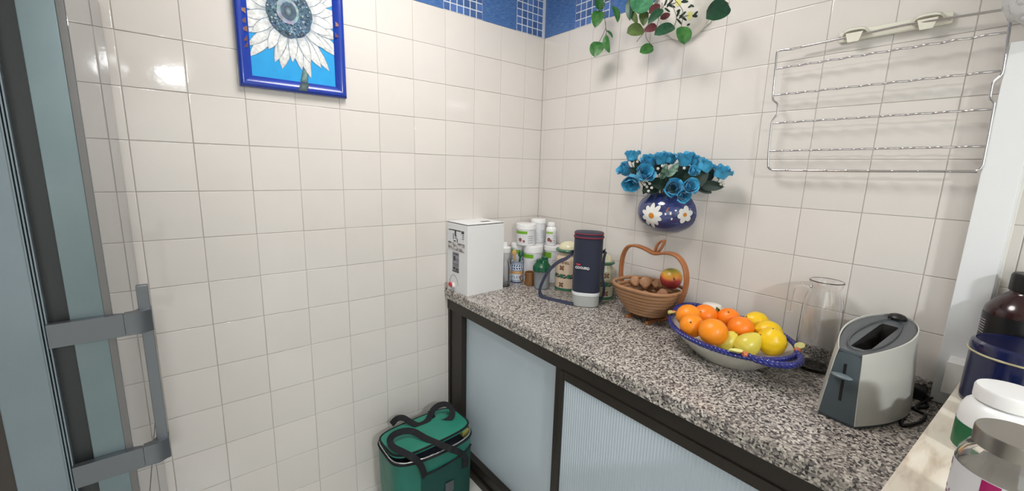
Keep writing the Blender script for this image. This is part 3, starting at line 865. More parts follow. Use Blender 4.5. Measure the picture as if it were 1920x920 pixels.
def surf_px(surf, px, py, ths, zs):
    best = None
    for i in range(60):
        for j in range(40):
            th = ths[0] + (ths[1] - ths[0]) * i / 59; z = zs[0] + (zs[1] - zs[0]) * j / 39
            p = surf(th, z); d = p - CAM; dz = d.dot(RZ)
            e = (960 + F * d.dot(RX) / dz - px) ** 2 + (460 + F * d.dot(RY) / dz - py) ** 2
            if best is None or e < best[0]: best = (e, th, z)
    return best[1], best[2]
PTH = (PI / 2 + .1, 3 * PI / 2 - .1)
for (px_, py_) in [(1294, 30), (1272, 3)]:
    th, z = surf_px(psurf, px_, py_, PTH, (.005, .17))
    dd = part('painted_bud', decal(ell(0, 0, .011, .012), th, z, psurf, .11), M['leaf_y'], pl)
    for k, (u, v, aa, bb, ro) in enumerate([(-.030, .004, .017, .004, .5), (-.026, -.004, .018, .004, -.5), (.022, .004, .010, .004, .7), (.022, -.002, .012, .004, -.1), (-.004, .024, .006, .003, .3), (.004, .026, .008, .003, -.4), (.0, -.024, .008, .003, .2), (-.045, .012, .012, .004, .9), (-.044, -.012, .014, .004, -.7), (-.012, 0, .012, .0012, .05)]):
        part('painted_leaf', decal(ell(u, v, aa, bb, ro), th, z, psurf, .11), M['leaf_d'], pl)
iv = thing('trailing_ivy', 'artificial trailing ivy with round green leaves spilling from the white planter', 'plant', (-.06, PY, PZ + .12))
LV = [(1119, 91, 32, 27, -110, -.11, 'leaf_1', 10, 15, 'round'), (1138, 82, 34, 15, -80, -.11, 'leaf_1', 0, 50, 'oval'), (1143, 63, 20, 12, -50, -.10, 'leaf_1', 10, -40, 'oval'),
      (1120, 34, 38, 24, -105, -.12, 'leaf_1', 15, 10, 'oval'), (1123, 6, 26, 22, 90, -.11, 'leaf_1', 0, 20, 'oval'), (1155, 25, 34, 18, -75, -.12, 'leaf_1', 10, -30, 'oval'),
      (1181, 15, 44, 17, -95, -.13, 'leaf_2', 0, 45, 'oval'), (1189, 32, 26, 12, -65, -.12, 'leaf_4', 0, 30, 'oval'), (1203, 0, 46, 44, 80, -.15, 'leaf_3', 20, 0, 'round'),
      (1192, 57, 34, 28, 195, -.12, 'leaf_4', 10, 10, 'round'), (1207, 33, 28, 18, -90, -.12, 'leaf_4', 0, 10, 'oval'), (1229, 29, 40, 18, 225, -.17, 'leaf_2', 5, 20, 'oval'),
      (1247, 55, 44, 24, 205, -.16, 'leaf_2', 10, 15, 'round'), (1281, 65, 34, 31, -80, -.16, 'leaf_1', 5, -5, 'round'), (1213, 92, 30, 20, 205, -.12, 'leaf_1', 15, 0, 'round'),
      (1347, 19, 54, 38, 215, -.13, 'leaf_2', 10, 0, 'round'), (1220, 53, 26, 16, 200, -.12, 'leaf_5', 0, 0, 'oval'), (1228, 16, 28, 16, 40, -.14, 'leaf_5', 0, 0, 'oval'), (1248, 30, 22, 12, 30, -.13, 'leaf_5', 0, 0, 'oval')]
hub = Vector((-.08, PY + .06, PZ + .15))
bases = {}
for i, (px_, py_, l_, w_, an, X_, mt, pi_, ya, sh) in enumerate(LV):
    bases[i] = leaf_at('ivy_leaf', iv, px_, py_, l_, w_, an, X_, M[mt], pi_, ya, sh)
def stem(root, pts, r=.0011, m_='vine'): part('ivy_stem', MB().sweep(smooth_path(pts, 5), r, seg=6), M[m_], root)
stem(iv, [hub, H(1140, -8, 0, -.12), H(1134, 30, 0, -.11), H(1137, 60, 0, -.105), bases[1]])
stem(iv, [H(1136, 52, 0, -.105), H(1130, 66, 0, -.11), bases[0]])
stem(iv, [H(1135, 40, 0, -.105), bases[2]]); stem(iv, [H(1138, 0, 0, -.115), bases[3]]); stem(iv, [H(1139, -3, 0, -.115), bases[5]])
stem(iv, [H(1138, 0, 0, -.115), bases[4]])
stem(iv, [hub, H(1180, -6, 0, -.13), bases[6]]); stem(iv, [H(1180, -6, 0, -.13), bases[7]]); stem(iv, [hub, bases[8]])
stem(iv, [hub, H(1218, 20, 0, -.12), H(1214, 50, 0, -.12), H(1194, 78, 0, -.115), ]); stem(iv, [H(1212, 52, 0, -.12), bases[9]]); stem(iv, [H(1211, 55, 0, -.12), H(1212, 72, 0, -.12), bases[14]])
stem(iv, [hub, bases[10]]); stem(iv, [hub, H(1250, -5, 0, -.15), bases[11]]); stem(iv, [H(1256, 0, 0, -.15), H(1268, 30, 0, -.165), bases[12]])
stem(iv, [H(1262, -4, 0, -.15), H(1280, 20, 0, -.165), bases[13]]); stem(iv, [hub, H(1330, -12, 0, -.13), bases[15]])
stem(iv, [hub, bases[16]]); stem(iv, [hub, bases[17]]); stem(iv, [hub, bases[18]])

# ------------------------------------------------------------------ blue wall vase with roses
VY, VZ = -.770, 1.212
def vr(z):
    P_ = [(0, .048), (.006, .064), (.020, .090), (.04, .109), (.066, .118), (.092, .117), (.115, .108), (.132, .094), (.142, .084), (.15, .080)]
    for (z0, r0), (z1, r1) in zip(P_[:-1], P_[1:]):
        if z <= z1:
            s = max(0, (z - z0) / (z1 - z0)); return r0 + (r1 - r0) * s
    return P_[-1][1]
from functools import partial
va = thing('wall_vase', 'round periwinkle blue wall vase painted with white daisies', 'vase', (-.002, VY, VZ))
zs_ = [0, .006, .014, .026, .04, .056, .072, .088, .102, .114, .125, .134, .142, .148]
def vr_s(z):  # smoothed
    return (vr(max(0, z - .006)) + 2 * vr(z) + vr(min(.15, z + .006))) / 4
pf_ = [(0, 0)] + [(vr_s(z), z) for z in zs_] + [(.078, .1495), (.074, .147), (.082, .13), (.095, .10), (.08, .06), (0, .05)]
m_ = half(pf_, VY, VZ, 1.02, 1.0, 40)
m_.m = [0 if k // 40 < 15 else 1 for k in range(len(m_.m))]
part('vase_body', m_, [M['vase'], M['vase_in']], va, ang=60)
part('vase_back', MB().prism([(VY + s_ * vr_s(z), VZ + z) for s_, zz in ((-1, zs_), (1, list(reversed(zs_)))) for z in zz], lambda u, v, w: (-.0012 - w, u, v), .004), M['vase'], va)
vsurf = lambda th, z: on_surf(VY, VZ, vr_s, 1.02, 1.0, th, z)
def daisy(px_, py_, rad, n_, seed):
    th, z = surf_px(vsurf, px_, py_, PTH, (.004, .14)); q = random.Random(seed)
    for k in range(n_):
        a = 2 * PI * k / n_ + .3; L_ = rad * q.uniform(.88, 1.1)
        part('painted_petal', decal(ell(math.cos(a) * L_ * .58, math.sin(a) * L_ * .58, L_ * .44, rad * 2.0 / n_ * 1.05 , a), th, z, lambda t_, z_: on_surf(VY, VZ, vr_s, 1.02, 1.0, t_, z_, .0006 + .00002 * k), .115), M['daisy'], va)
    part('painted_centre', decal(ell(0, 0, rad * .24, rad * .24), th, z, lambda t_, z_: on_surf(VY, VZ, vr_s, 1.02, 1.0, t_, z_, .0014), .115), M['daisy_c'], va)
daisy(1221.5, 404, .046, 10, 1)
daisy(1283.5, 402.5, .031, 6, 2)
for (px_, py_, aa, bb, ro, mt) in [(1252, 392, .011, .0028, 1.05, 'lbl_pic'), (1247.5, 400.5, .0032, .0048, .2, 'daisy'), (1258.5, 400, .0032, .006, 0, 'daisy'), (1258.5, 410, .003, .005, 0, 'daisy'), (1201, 387, .003, .006, 0, 'daisy'), (1201.5, 397, .003, .005, 0, 'daisy'), (1301, 403, .002, .005, -.3, 'leaf_d')]:
    th, z = surf_px(vsurf, px_, py_, PTH, (.004, .14))
    part('painted_dot', decal(ell(0, 0, aa, bb, ro), th, z, vsurf, .115, 2), M[mt], va)

# roses: shared petal meshes
def petal_mb(rb, rt, h, span, flare, wavef=.0):
    m_ = MB(); vs = []; nu, nv = 7, 5
    for j in range(nv + 1):
        s = j / nv
        for i in range(nu + 1):
            u = -1 + 2 * i / nu
            wv = 1 - .30 * (abs(u) ** 2.2) * s
            a = u * span * (.55 + .45 * math.sin(PI * min(1, .25 + s * .6)))
            r_ = rb + (rt - rb) * s ** .8 + flare * max(0, s - .6) ** 2 * 6 * (1 + .4 * u * u)
            vs.append((r_ * math.cos(a), r_ * math.sin(a), h * s * wv + wavef * math.sin(5 * u) * s))
    n_ = nu + 1
    m_.add(vs, [[j * n_ + i, j * n_ + i + 1, (j + 1) * n_ + i + 1, (j + 1) * n_ + i] for j in range(nv) for i in range(nu)])
    return m_
PET = [mesh('petal', petal_mb(.003, .0055, .026, 1.5, .0), M['rose_in'], 180),
       mesh('petal', petal_mb(.0075, .0110, .030, 1.25, .000, .001), M['rose'], 180),
       mesh('petal', petal_mb(.0120, .0158, .031, 1.05, .0018, .0012), M['rose'], 180),
       mesh('petal', petal_mb(.0150, .0195, .028, .92, .0050, .0015), M['rose'], 180)]
CALYX = mesh('calyx', MB().lathe([(0, -.006), (.004, -.005), (.0075, .001), (.0085, .006), (.006, .008), (0, .006)], seg=10), M['green_stem'], 60)
mouth = Vector((-.055, VY, VZ + .135))
ROSES = [(1185, 292, 26, 95, 80, -.07), (1172, 318, 27, 150, 72, -.08), (1184, 341, 31, 235, 60, -.11), (1208, 325, 31, 60, 20, -.14), (1217, 303, 29, 110, 55, -.10), (1241, 297, 28, 100, 74, -.10), (1257, 297, 26, 75, 72, -.09),
         (1285, 298, 32, 100, 76, -.11), (1306, 303, 27, 70, 74, -.08), (1323, 311, 30, 60, 70, -.11), (1301, 321, 20, 60, 30, -.14), (1354, 322, 31, 70, 62, -.09),
         (1262, 352, 31, 200, 12, -.165), (1293, 350, 29, 30, 12, -.165), (1281, 367, 24, 270, 20, -.170)]
RLAB = ['upright blue rose bud highest beside the bare tiles toward the room corner', 'blue rose leaning outward below the upright bud, toward the room corner', 'drooping blue rose hanging lowest at the corner side of the bouquet',
        'open blue rose facing forward beside the drooping rose', 'blue rose just above the open forward-facing rose', 'blue rose at the top above the variegated leaves, touching its twin', 'blue rose twin squeezed beside another above the variegated leaves',
        'large blue rose at the top of the rack side of the bouquet', 'blue rose half hidden behind the large top rose', 'blue rose tilted toward the wire rack below the top roses', 'smallest blue rose sunk among dark leaves under the top roses', 'lone blue rose reaching out furthest toward the wire rack',
        'open blue rose over the vase lip above the larger daisy side', 'open blue rose over the vase lip on the small daisy side', 'blue rose hanging lowest over the front of the vase']
rq = random.Random(11)
for k, (px_, py_, dpx, ang, tilt, X_) in enumerate(ROSES):
    c_ = H(px_, py_, 0, X_)
    if c_.x > -.035: c_.x = -.035
    sc = dpx / pxm(c_) / .0425
    d = (RX * math.cos(R(ang)) - RY * math.sin(R(ang))) * math.sin(R(tilt)) - RZ * math.cos(R(tilt))
    d.normalize()
    rotm = Vector((0, 0, 1)).rotation_difference(d).to_matrix()
    base = c_ - d * .014 * sc
    t = bpy.data.objects.new('blue_rose', None); COL.objects.link(t); t.empty_display_size = .01
    t.matrix_world = Matrix.Translation(base) @ rotm.to_4x4()
    tag(t, RLAB[k], 'rose', 'blue silk roses in the wall vase')
    spin = rq.uniform(0, 2 * PI)
    for li, cnt in enumerate((2, 3, 5, 5)):
        for q in range(cnt):
            o = link('petal', PET[li], t)
            a_ = spin + 2 * PI * q / cnt + li * .6
            tw = Matrix.Rotation(a_, 3, 'Z') @ Matrix.Rotation(rq.uniform(-.12, .12), 3, 'Y') @ Matrix.Rotation(rq.uniform(-.1, .1), 3, 'X')
            o.matrix_local = (tw * (sc * rq.uniform(.93, 1.05))).to_4x4()
    o = link('calyx', CALYX, t); o.matrix_local = Matrix.Scale(sc, 4)
    inv = (Matrix.Translation(base) @ rotm.to_4x4()).inverted()
    end = mouth + Vector((rq.uniform(-.025, .015), rq.uniform(-.04, .04), -.02))
    mid = base - d * .02 * sc + (end - base) * .35 + Vector((0, 0, .004))
    pth = smooth_path([base - d * .003, base - d * .016 * sc, mid, end], 5)
    lpart('stem', MB().sweep([inv @ p for p in pth], .0013, seg=6), M['green_stem'], t)
fo = thing('silk_foliage', 'dark green silk leaves spreading under the blue roses', 'foliage', mouth)
FL = [(1235, 345, 40, 26, 160, -.10, 'leaf_d'), (1222, 352, 36, 22, 200, -.10, 'leaf_d'), (1245, 322, 30, 14, 75, -.15, 'leaf_v'), (1262, 318, 34, 14, 50, -.15, 'leaf_v'), (1262, 332, 34, 26, 100, -.12, 'leaf_d'),
      (1285, 328, 40, 30, 60, -.11, 'leaf_d'), (1310, 335, 46, 28, 40, -.12, 'leaf_d'), (1335, 348, 42, 20, -10, -.09, 'leaf_d'), (1318, 352, 36, 18, -40, -.09, 'leaf_d'), (1196, 310, 24, 18, 120, -.07, 'leaf_d'),
      (1232, 312, 30, 20, 100, -.08, 'leaf_d'), (1210, 352, 26, 12, 250, -.10, 'leaf_d'), (1192, 322, 28, 16, 150, -.08, 'leaf_d'), (1275, 312, 28, 18, 90, -.09, 'leaf_d'), (1330, 328, 30, 18, 60, -.08, 'leaf_d'), (1252, 345, 34, 24, 260, -.11, 'leaf_d')]
for (px_, py_, l_, w_, an, X_, mt) in FL:
    b_ = leaf_at('leaf', fo, px_, py_, l_, w_, an, X_, M[mt], rq.uniform(-10, 25), rq.uniform(-30, 30), 'oval')
    part('leaf_stalk', MB().sweep(smooth_path([b_, (b_ + mouth) / 2 + Vector((0, 0, .005)), mouth], 4), .001, seg=5), M['green_stem'], fo)
fb = thing('filler_flowers', 'tiny white filler blossoms tucked between the blue roses', 'flowers', mouth)
for (px_, py_) in [(1213, 350), (1218, 344), (1222, 352), (1216, 358), (1209, 346), (1272, 345), (1276, 351), (1300, 340), (1281, 347), (1352, 345), (1356, 341), (1283, 315), (1234, 316), (1242, 311), (1195, 303), (1275, 357), (1358, 347)]:
    X_ = -.14 if px_ < 1340 and px_ > 1200 else -.08
    c_ = H(px_, py_, 0, X_)
    m_ = MB()
    for q in range(5):
        a_ = 2 * PI * q / 5; u = RX * math.cos(a_) - RY * math.sin(a_)
        m_.ball(c_ + u * .0032, .0028, .0028, .0026, 6, 4)
    bl = part('tiny_bloom', m_, M['tiny_white'], fb, ang=180)
    part('tiny_stem', MB().sweep(smooth_path([c_, (c_ + mouth) / 2, mouth], 3), .0006, seg=5), M['green_stem'], fb, sub=bl)

# ------------------------------------------------------------------ carton of wine with tap
bx0 = Vector((-.564, -.003)); wy, dx_, hh = .166, .207, .317
t = thing('bag_in_box_carton', 'tall white cardboard drinks carton with red tap at the worktop corner', 'carton', (-.562, -.172, ZC), rotz=R(2.5))
# local: x to the right/back (depth), y to the wall (width)
lpart('carton_body', MB().box(0, dx_, 0, wy, 0, hh, .0025), M['card'], t)
lpart('top_flap', MB().box(.001, dx_ - .002, .0015, wy, hh + .0035, hh + .0060, .0008), M['card'], t)
lpart('flap_shadow_gap', MB().box(.004, dx_ - .004, .003, wy - .003, hh - .001, hh + .0036), M['cardedge_shade'], t)  # dark brown sheet stands in for the shade under the flap
lpart('hand_hole', MB().box(.115, .165, wy * .30, wy * .42, hh + .0055, hh + .0064), M['cardedge_shade'], t)
lb = lpart('large_label', MB().box(-.0008, .001, .022, .152, .195, .292, .0002), M['lbl_white'], t)
lpart('label_picture', MB().box(-.0012, 0, .022, .152, .195, .232), M['wine_lbl'], lb)
for (y0, y1, z0, z1) in [(.128, .148, .284, .289), (.05, .125, .285, .290), (.026, .046, .277, .290), (.088, .1, .262, .290), (.108, .113, .245, .272), (.076, .082, .233, .250), (.09, .108, .236, .241), (.026, .04, .270, .273), (.026, .04, .262, .265), (.026, .042, .254, .257), (.08, .098, .250, .253), (.082, .1, .257, .260), (.084, .1, .264, .267)]:
    lpart('label_mark', MB().box(-.0012, 0, y0, y1, z0, z1), M['ink'], lb)
lb = lpart('small_label', MB().box(-.0008, .001, .066, .118, .095, .188, .0002), M['grey_lbl'], t)
for (y0, y1, z0, z1) in [(.094, .110, .148, .168), (.066, .118, .095, .101), (.07, .09, .104, .114), (.094, .112, .106, .118), (.07, .088, .150, .152), (.07, .088, .157, .159), (.07, .11, .176, .181), (.07, .11, .125, .127), (.07, .11, .132, .134)]:
    lpart('label_mark', MB().box(-.0012, 0, y0, y1, z0, z1), M['ink'], lb)
rotx = Matrix(((0, 0, -1), (0, 1, 0), (1, 0, 0)))
tp = lpart('tap', MB().lathe([(0, 0), (.015, 0), (.015, .003), (.011, .004), (.0105, .012), (0, .012)], (0, .112, .028), 20, rot=rotx), M['white_plastic'], t)
lpart('tap_lever', MB().lathe([(0, 0), (.013, .001), (.016, .003), (.013, .007), (.005, .008), (0, .0085)], (-.011, .114, .034), 20, sx=.75, rot=rotx), M['red'], tp)
lpart('tap_spout', MB().lathe([(0, 0), (.006, 0), (.008, .010), (.008, .018), (0, .018)], (-.008, .106, .004), 14), M['greyclear'], tp)
lpart('perforated_panel', MB().sweep([Vector((-.0004,   .108 + .034 * math.cos(a_), .034 + .045 * math.sin(a_))) for a_ in [PI * k / 14 for k in range(15)]], .0006, seg=5), M['cardedge_shade'], t)

# ------------------------------------------------------------------ tubs, bottles and cups in the corner
def arc_patch(x, y, r, z0, z1, a0, a1, n_=14):
    vs = []
    for i in range(n_ + 1):
        a_ = a0 + (a1 - a0) * i / n_
        vs += [(x + r * math.cos(a_), y + r * math.sin(a_), z0), (x + r * math.cos(a_), y + r * math.sin(a_), z1)]
    return MB().add(vs, [[2 * i, 2 * i + 2, 2 * i + 3, 2 * i + 1] for i in range(n_)])
def tub(name, label, x, y, r, z0, h, lid_h=.022, lid_r=1.03, green=True, a_off=0.0, group=None, neck=None, band=.022, pic=False, pale=False):
    t = thing(name, label, 'tub' if neck is None else 'bottle', (x, y, z0), group)
    hb = h - lid_h
    if neck is None:
        pr = [(0, 0), (r - .004, 0), (r, .004), (r, hb - .002), (r * .96, hb + .001), (0, hb + .001)]
    else:
        pr = [(0, 0), (r - .004, 0), (r, .004), (r, hb - .022), (r * .93, hb - .010), (neck, hb - .003), (neck, hb + .001), (0, hb + .001)]
    bd = lpart('container', MB().lathe(pr, seg=32), M['white_hdpe'], t)
    lr = (r if neck is None else neck) * lid_r + .0015
    lpart('lid', MB().lathe([(lr, hb), (lr, hb + lid_h - .003), (lr - .002, hb + lid_h), (0, hb + lid_h)], seg=32), M['white_hdpe'], t)
    ca = cam_ang(x, y) + a_off
    top = hb - (.006 if neck is None else .026)
    lpart('label_wrap', arc_patch(0, 0, r + .0004, .008, top, ca - 1.7, ca + 1.7, 24), M['lbl_white'], t)
    if green:
        lpart('green_band', arc_patch(0, 0, r + .0008, top - band, top - .002, ca - 1.3, ca + .25, 16), M['lbl_green2' if pale else 'lbl_green'], t)
    if pic:
        for du in (-.5, -.1):
            p_ = [(r + .0009) * math.cos(ca + du), (r + .0009) * math.sin(ca + du)]
            zc_ = .030
            sf = lambda th, z: Vector(((r + .0009) * math.cos(th), (r + .0009) * math.sin(th), z))
            lpart('label_picture', decal(ell(0, 0, .009 if du < -.3 else .006, .010 if du < -.3 else .007), ca + du, zc_ if du < -.3 else .024, sf, r, 2), M['lbl_pic'], t)
    for q in range(4):
        zz = top - band - .012 - q * .011
        if zz < .012: break
        lpart('label_print', arc_patch(0, 0, r + .0008, zz, zz + .0022, ca + .35, ca + .95, 8), M['grey_lbl'], t)
    return t
tub('supplement_tub', 'white supplement tub with green band, behind the blue patterned mug', -.165, -.042, .037, ZC, .188)
tub('supplement_tub', 'white supplement tub with wide ribbed lid behind the green shaker', -.140, -.128, .0475, ZC, .188, lid_h=.032, a_off=-.2)
tub('supplement_tub', 'white supplement tub with bright green square label beside the cream canister', -.055, -.186, .044, ZC, .188, band=.030, a_off=-.45)
tub('supplement_tub', 'white supplement tub tucked into the corner under another tub', -.060, -.066, .044, ZC, .188, green=False)
tub('supplement_tub', 'white tub with green stripe and food picture stacked on top of other tubs', -.165, -.096, .0475, ZC + .1885, .108, lid_h=.026, pic=True, band=.016, a_off=-.1)
tub('supplement_tub', 'tall white lidded tub stacked highest in the corner', -.062, -.075, .0375, ZC + .1885, .124, lid_h=.02, green=False)
tub('supplement_bottle', 'small white bottle with pale green band stacked on a tub', -.058, -.168, .0265, ZC + .1885, .116, lid_h=.018, neck=.017, pic=True, pale=True, band=.012, a_off=.1)
t = thing('slim_bottle', 'slim white bottle with stepped white cap beside the white carton', 'bottle', (-.252, -.034, ZC))
lpart('container', MB().lathe([(0, 0), (.024, 0), (.027, .003), (.027, .125), (.029, .135), (.029, .150), (0, .150)], seg=28), M['label_grey'], t)
lpart('cap', MB().lathe([(.032, .148), (.033, .172), (.030, .175), (.017, .176), (.0165, .196), (.015, .198), (0, .198)], seg=28), M['white_hdpe'], t)
lpart('green_band', arc_patch(0, 0, .0295, .136, .149, cam_ang(-.252, -.034) - 1.5, cam_ang(-.252, -.034) - .2), M['lbl_green'], t)
t = thing('glass_jar', 'plain clear glass jar squeezed beside the white carton', 'jar', (-.312, -.118, ZC))
lpart('glass', MB().lathe([(0, 0), (.026, 0), (.029, .004), (.029, .10), (.022, .118), (.022, .135), (.020, .135), (.020, .118), (.027, .099), (.027, .006), (0, .005)], seg=28), M['glass'], t)
# blue patterned mug with spoons
mx_, my_ = -.212, -.090
t = thing('patterned_mug', 'blue and white patterned ceramic cup with a tan middle band', 'mug', (mx_, my_, ZC))
mr_, mh = .0305, .108
lpart('cup', MB().lathe([(0, 0), (mr_ - .002, 0), (mr_, .003), (mr_, mh - .001), (mr_ - .0012, mh), (mr_ - .003, mh - .001), (mr_ - .003, .006), (0, .005)], seg=32), M['ceramic_blue'], t)
for z0, z1, mt in ((.046, .060, 'wood_light'), (.0, .006, 'blue_paint'), (.010, .0125, 'blue_paint'), (.096, .099, 'blue_paint'), (.1035, .1075, 'blue_paint'), (.0615, .064, 'blue_paint')):
    lpart('painted_band', arc_patch(0, 0, mr_ + .0005, z0, z1, 0, 2 * PI, 32), M[mt], t)
ca = cam_ang(mx_, my_)
sf = lambda th, z: Vector(((mr_ + .0006) * math.cos(th), (mr_ + .0006) * math.sin(th), z))
for q in range(-2, 3):
    for zz, ro in ((.088, .9), (.074, -.9)):
        lpart('painted_leaf', decal(ell(0, 0, .0065, .003, ro), ca + q * .42, zz, sf, mr_, 2), M['blue_paint'], t)
    lpart('painted_stroke', decal(ell(0, 0, .0075, .0013, 1.57 + .35 * (q % 2 * 2 - 1)), ca + q * .42, .030, sf, mr_, 2), M['blue_paint'], t)
def spoon(name, label, base, tip, rr_, m_, wide):
    t = thing(name, label, 'spoon', base)
    b_, e_ = Vector(base), Vector(tip); d = (e_ - b_).normalized()
    part('handle', MB().sweep([b_, e_], [rr_, rr_ * 1.2], seg=8), m_, t)
    n_ = (CAM - e_); n_ = (n_ - d * n_.dot(d)).normalized(); s_ = d.cross(n_)
    rm = Matrix((s_, d, n_)).transposed()
    part('bowl', MB().ball(e_ + d * wide * 1.05, wide, wide * 1.3, .004, 16, 8, rot=rm), m_, t)
spoon('wooden_spoon', 'pale wooden spoon standing in the blue patterned cup', (mx_ + .008, my_ + .004, ZC + .007), (mx_ - .008, my_ + .012, ZC + .135), .0035, M['wood_light'], .0125)
spoon('green_spoon', 'dark green plastic spoon standing in the patterned cup', (mx_ - .006, my_ - .006, ZC + .007), (mx_ + .014, my_ - .006, ZC + .128), .004, M['dkgreen'], .0125)
# brown cup
t = thing('brown_cup', 'small brown ceramic cup with handle between mug and shaker', 'cup', (-.200, -.179, ZC))
lpart('cup', MB().lathe([(0, 0), (.022, 0), (.026, .006), (.027, .066), (.0255, .068), (.0235, .066), (.022, .006), (0, .005)], seg=28), M['brown_cer'], t)
lpart('handle', MB().sweep(smooth_path([(-.025, .012, .055), (-.040, .020, .052), (-.044, .022, .034), (-.036, .018, .020), (-.0235, .012, .018)], 5), .0035, seg=8), M['brown_cer'], t)
# shaker
t = thing('shaker_bottle', 'cloudy plastic shaker bottle with dark green screw lid', 'shaker', (-.188, -.250, ZC))
lpart('cup', MB().lathe([(0, 0), (.033, 0), (.036, .004), (.041, .105), (.0395, .106), (.0345, .006), (0, .004)], seg=32), M['greyclear'], t)
lpart('liquid_powder', MB().lathe([(0, .006), (.0335, .006), (.036, .05), (0, .052)], seg=28), M['lbl_white'], t)
ld = lpart('lid', MB().lathe([(.043, .088), (.0445, .090), (.0445, .108), (.042, .112), (.030, .128), (.028, .142), (.024, .144), (0, .144)], seg=36), M['dkgreen'], t)
lpart('lid_loop', MB().box(-.026, -.012, -.022, -.004, .128, .150, .003), M['dkgreen'], ld)
lpart('flip_cap', MB().box(.000, .024, -.016, .010, .138, .1535, .003), M['dkgreen'], ld)

# canisters
def canister(x, y, r, h, label, bodym, textured, lid=True):
    t = thing('ceramic_canister', label, 'canister', (x, y, ZC))
    lpart('jar', MB().lathe([(0, 0), (r * .92, 0), (r, .008), (r * 1.0, h * .72), (r * .95, h * .80), (r * .78, h * .86), (r * .76, h * .93), (0, h * .93)], seg=36), bodym, t)
    lpart('foot_band', arc_patch(0, 0, r * 1.004, .007, .020, 0, 2 * PI, 36), M['teal_cer'], t)
    ldp = lpart('lid', MB().lathe([(r * .80, h * .90), (r * 1.02, h * .935), (r * 1.04, h * .955), (r * 1.0, h * .975), (r * .82, h * .985), (0, h * .985)], seg=36), M['teal_cer'], t)
    lpart('lid_dome', MB().lathe([(r * .80, h * .983), (r * .80, h * 1.02), (r * .66, h * 1.09), (r * .40, h * 1.135), (0, h * 1.15)], seg=32), M['cream_cer'], ldp)
    ca = cam_ang(x, y)
    sf = lambda th, z: Vector(((r + .0009) * math.cos(th), (r + .0009) * math.sin(th), z))
    def blob(u, v, a_, b_, ro, mt): lpart('painted_motif', decal(ell(u, v, a_, b_, ro), ca + textured, 0, sf, r, 2), M[mt], t)
    for zc in (.036, .117):
        for q in range(4):
            a_ = PI / 4 + q * PI / 2
            blob(.008 * math.cos(a_), zc + .008 * math.sin(a_), .0065, .0045, a_, 'brown_paint')
    for u in (-.035, 0, .035, .066):
        blob(u, .078, .012, .010, .2, 'teal_cer'); blob(u - .017, .072, .009, .0035, .4, 'leaf_d'); blob(u + .016, .083, .007, .004, -.5, 'brown_paint')
    return t, ca
t, ca = canister(-.098, -.335, .060, .205, 'large cream ceramic canister with green and brown painted motifs', M['beige_cer'], -.5)
tm = text_mb('JUNNEL', .018, .0003, .0004)
tm.v = [Vector(((.0605) * math.cos(ca - .42 + v.x / .06), (.0605) * math.sin(ca - .42 + v.x / .06), .142 + v.y)) for v in tm.v]
lpart('lettering', tm, M['brown_paint'], t)
canister(-.070, -.528, .044, .178, 'smaller sage ceramic canister with teal rim behind the navy bottle bag', M['beige_cer2'], .3)

# navy insulated bottle bag
cxx, cyy = -.190, -.532
t = thing('bottle_cooler_bag', 'navy insulated bottle bag with silver base and shoulder strap', 'cooler bag', (cxx, cyy, ZC))
fa = cam_ang(cxx, cyy)
def sq(r, k=3.0, n_=44, rot=fa, sx=1, sy=1):
    out = []
    for i in range(n_):
        a_ = 2 * PI * i / n_; c_, s_ = math.cos(a_), math.sin(a_)
        q = (abs(c_) ** k + abs(s_) ** k) ** (-1 / k)
        out.append((r * q * c_ * sx, r * q * s_ * sy))
    return [(x_ * math.cos(rot) - y_ * math.sin(rot), x_ * math.sin(rot) + y_ * math.cos(rot)) for x_, y_ in out]
def ring(r, z, **k): return [(x_, y_, z) for x_, y_ in sq(r, **k)]
BH_ = .318
lpart('silver_base', MB().loft([ring(.050, 0), ring(.056, .003), ring(.0575, .012), ring(.0585, .056)], cap0=True), M['silver_cloth'], t)
lpart('reflective_tape', MB().loft([ring(.0592, .050), ring(.0596, .053), ring(.0596, .061), ring(.0592, .064)]), M['silver_lite'], t)
bd = MB().loft([ring(.0585, .056), ring(.0592, .12), ring(.0598, .20), ring(.0600, .27), ring(.0600, .292)])
bd.jitter(.0012, 22, 4)
lpart('body', bd, M['navy'], t, 60)
lpart('zip_piping', MB().sweep([(x_, y_, .2955) for x_, y_ in sq(.0603, n_=40)], .0034, closed=True, seg=8), M['maroon'], t)
ldm = MB().loft([ring(.0600, .296), ring(.0590, .309), ring(.053, .3145), ring(.02, .318)], cap1=True)
ll = lpart('lid', ldm, M['navy'], t, 60)
lpart('lid_piping', MB().sweep([(x_, y_, .3105) for x_, y_ in sq(.0585, n_=40)], .0030, closed=True, seg=8), M['maroon'], ll)
def bag_surf(u, z, off=.0012):   # u along the front face, metres to the viewer's right
    th = u / .062
    P_ = sq(.0598, n_=360, rot=0)
    i = int(round((th % (2 * PI)) / (2 * PI) * 360)) % 360
    x_, y_ = P_[i]; L_ = math.hypot(x_, y_); x_ *= (L_ + off) / L_; y_ *= (L_ + off) / L_
    return Vector((x_ * math.cos(fa) - y_ * math.sin(fa), x_ * math.sin(fa) + y_ * math.cos(fa), z))
def flat_surf(u, z, off=.0018):
    n_ = Vector((math.cos(fa), math.sin(fa), 0)); s_ = Vector((-math.sin(fa), math.cos(fa), 0))
    return n_ * (.0605 + off) + s_ * u + Vector((0, 0, z))
tm = text_mb('COOLER', .0132, .0006, .0005)
tm.v = [flat_surf(v.x * .92 - .024, .171 + v.y - v.x * .06 , .0006 + max(0, v.z)) for v in tm.v]
lpart('lettering', tm, M['white_print'], t)
em = MB().prism([(.001, .1635), (.006, .1635), (.0105, .1685), (.006, .175), (.001, .175)], lambda u, v, w: flat_surf(u, v, w), .0012)
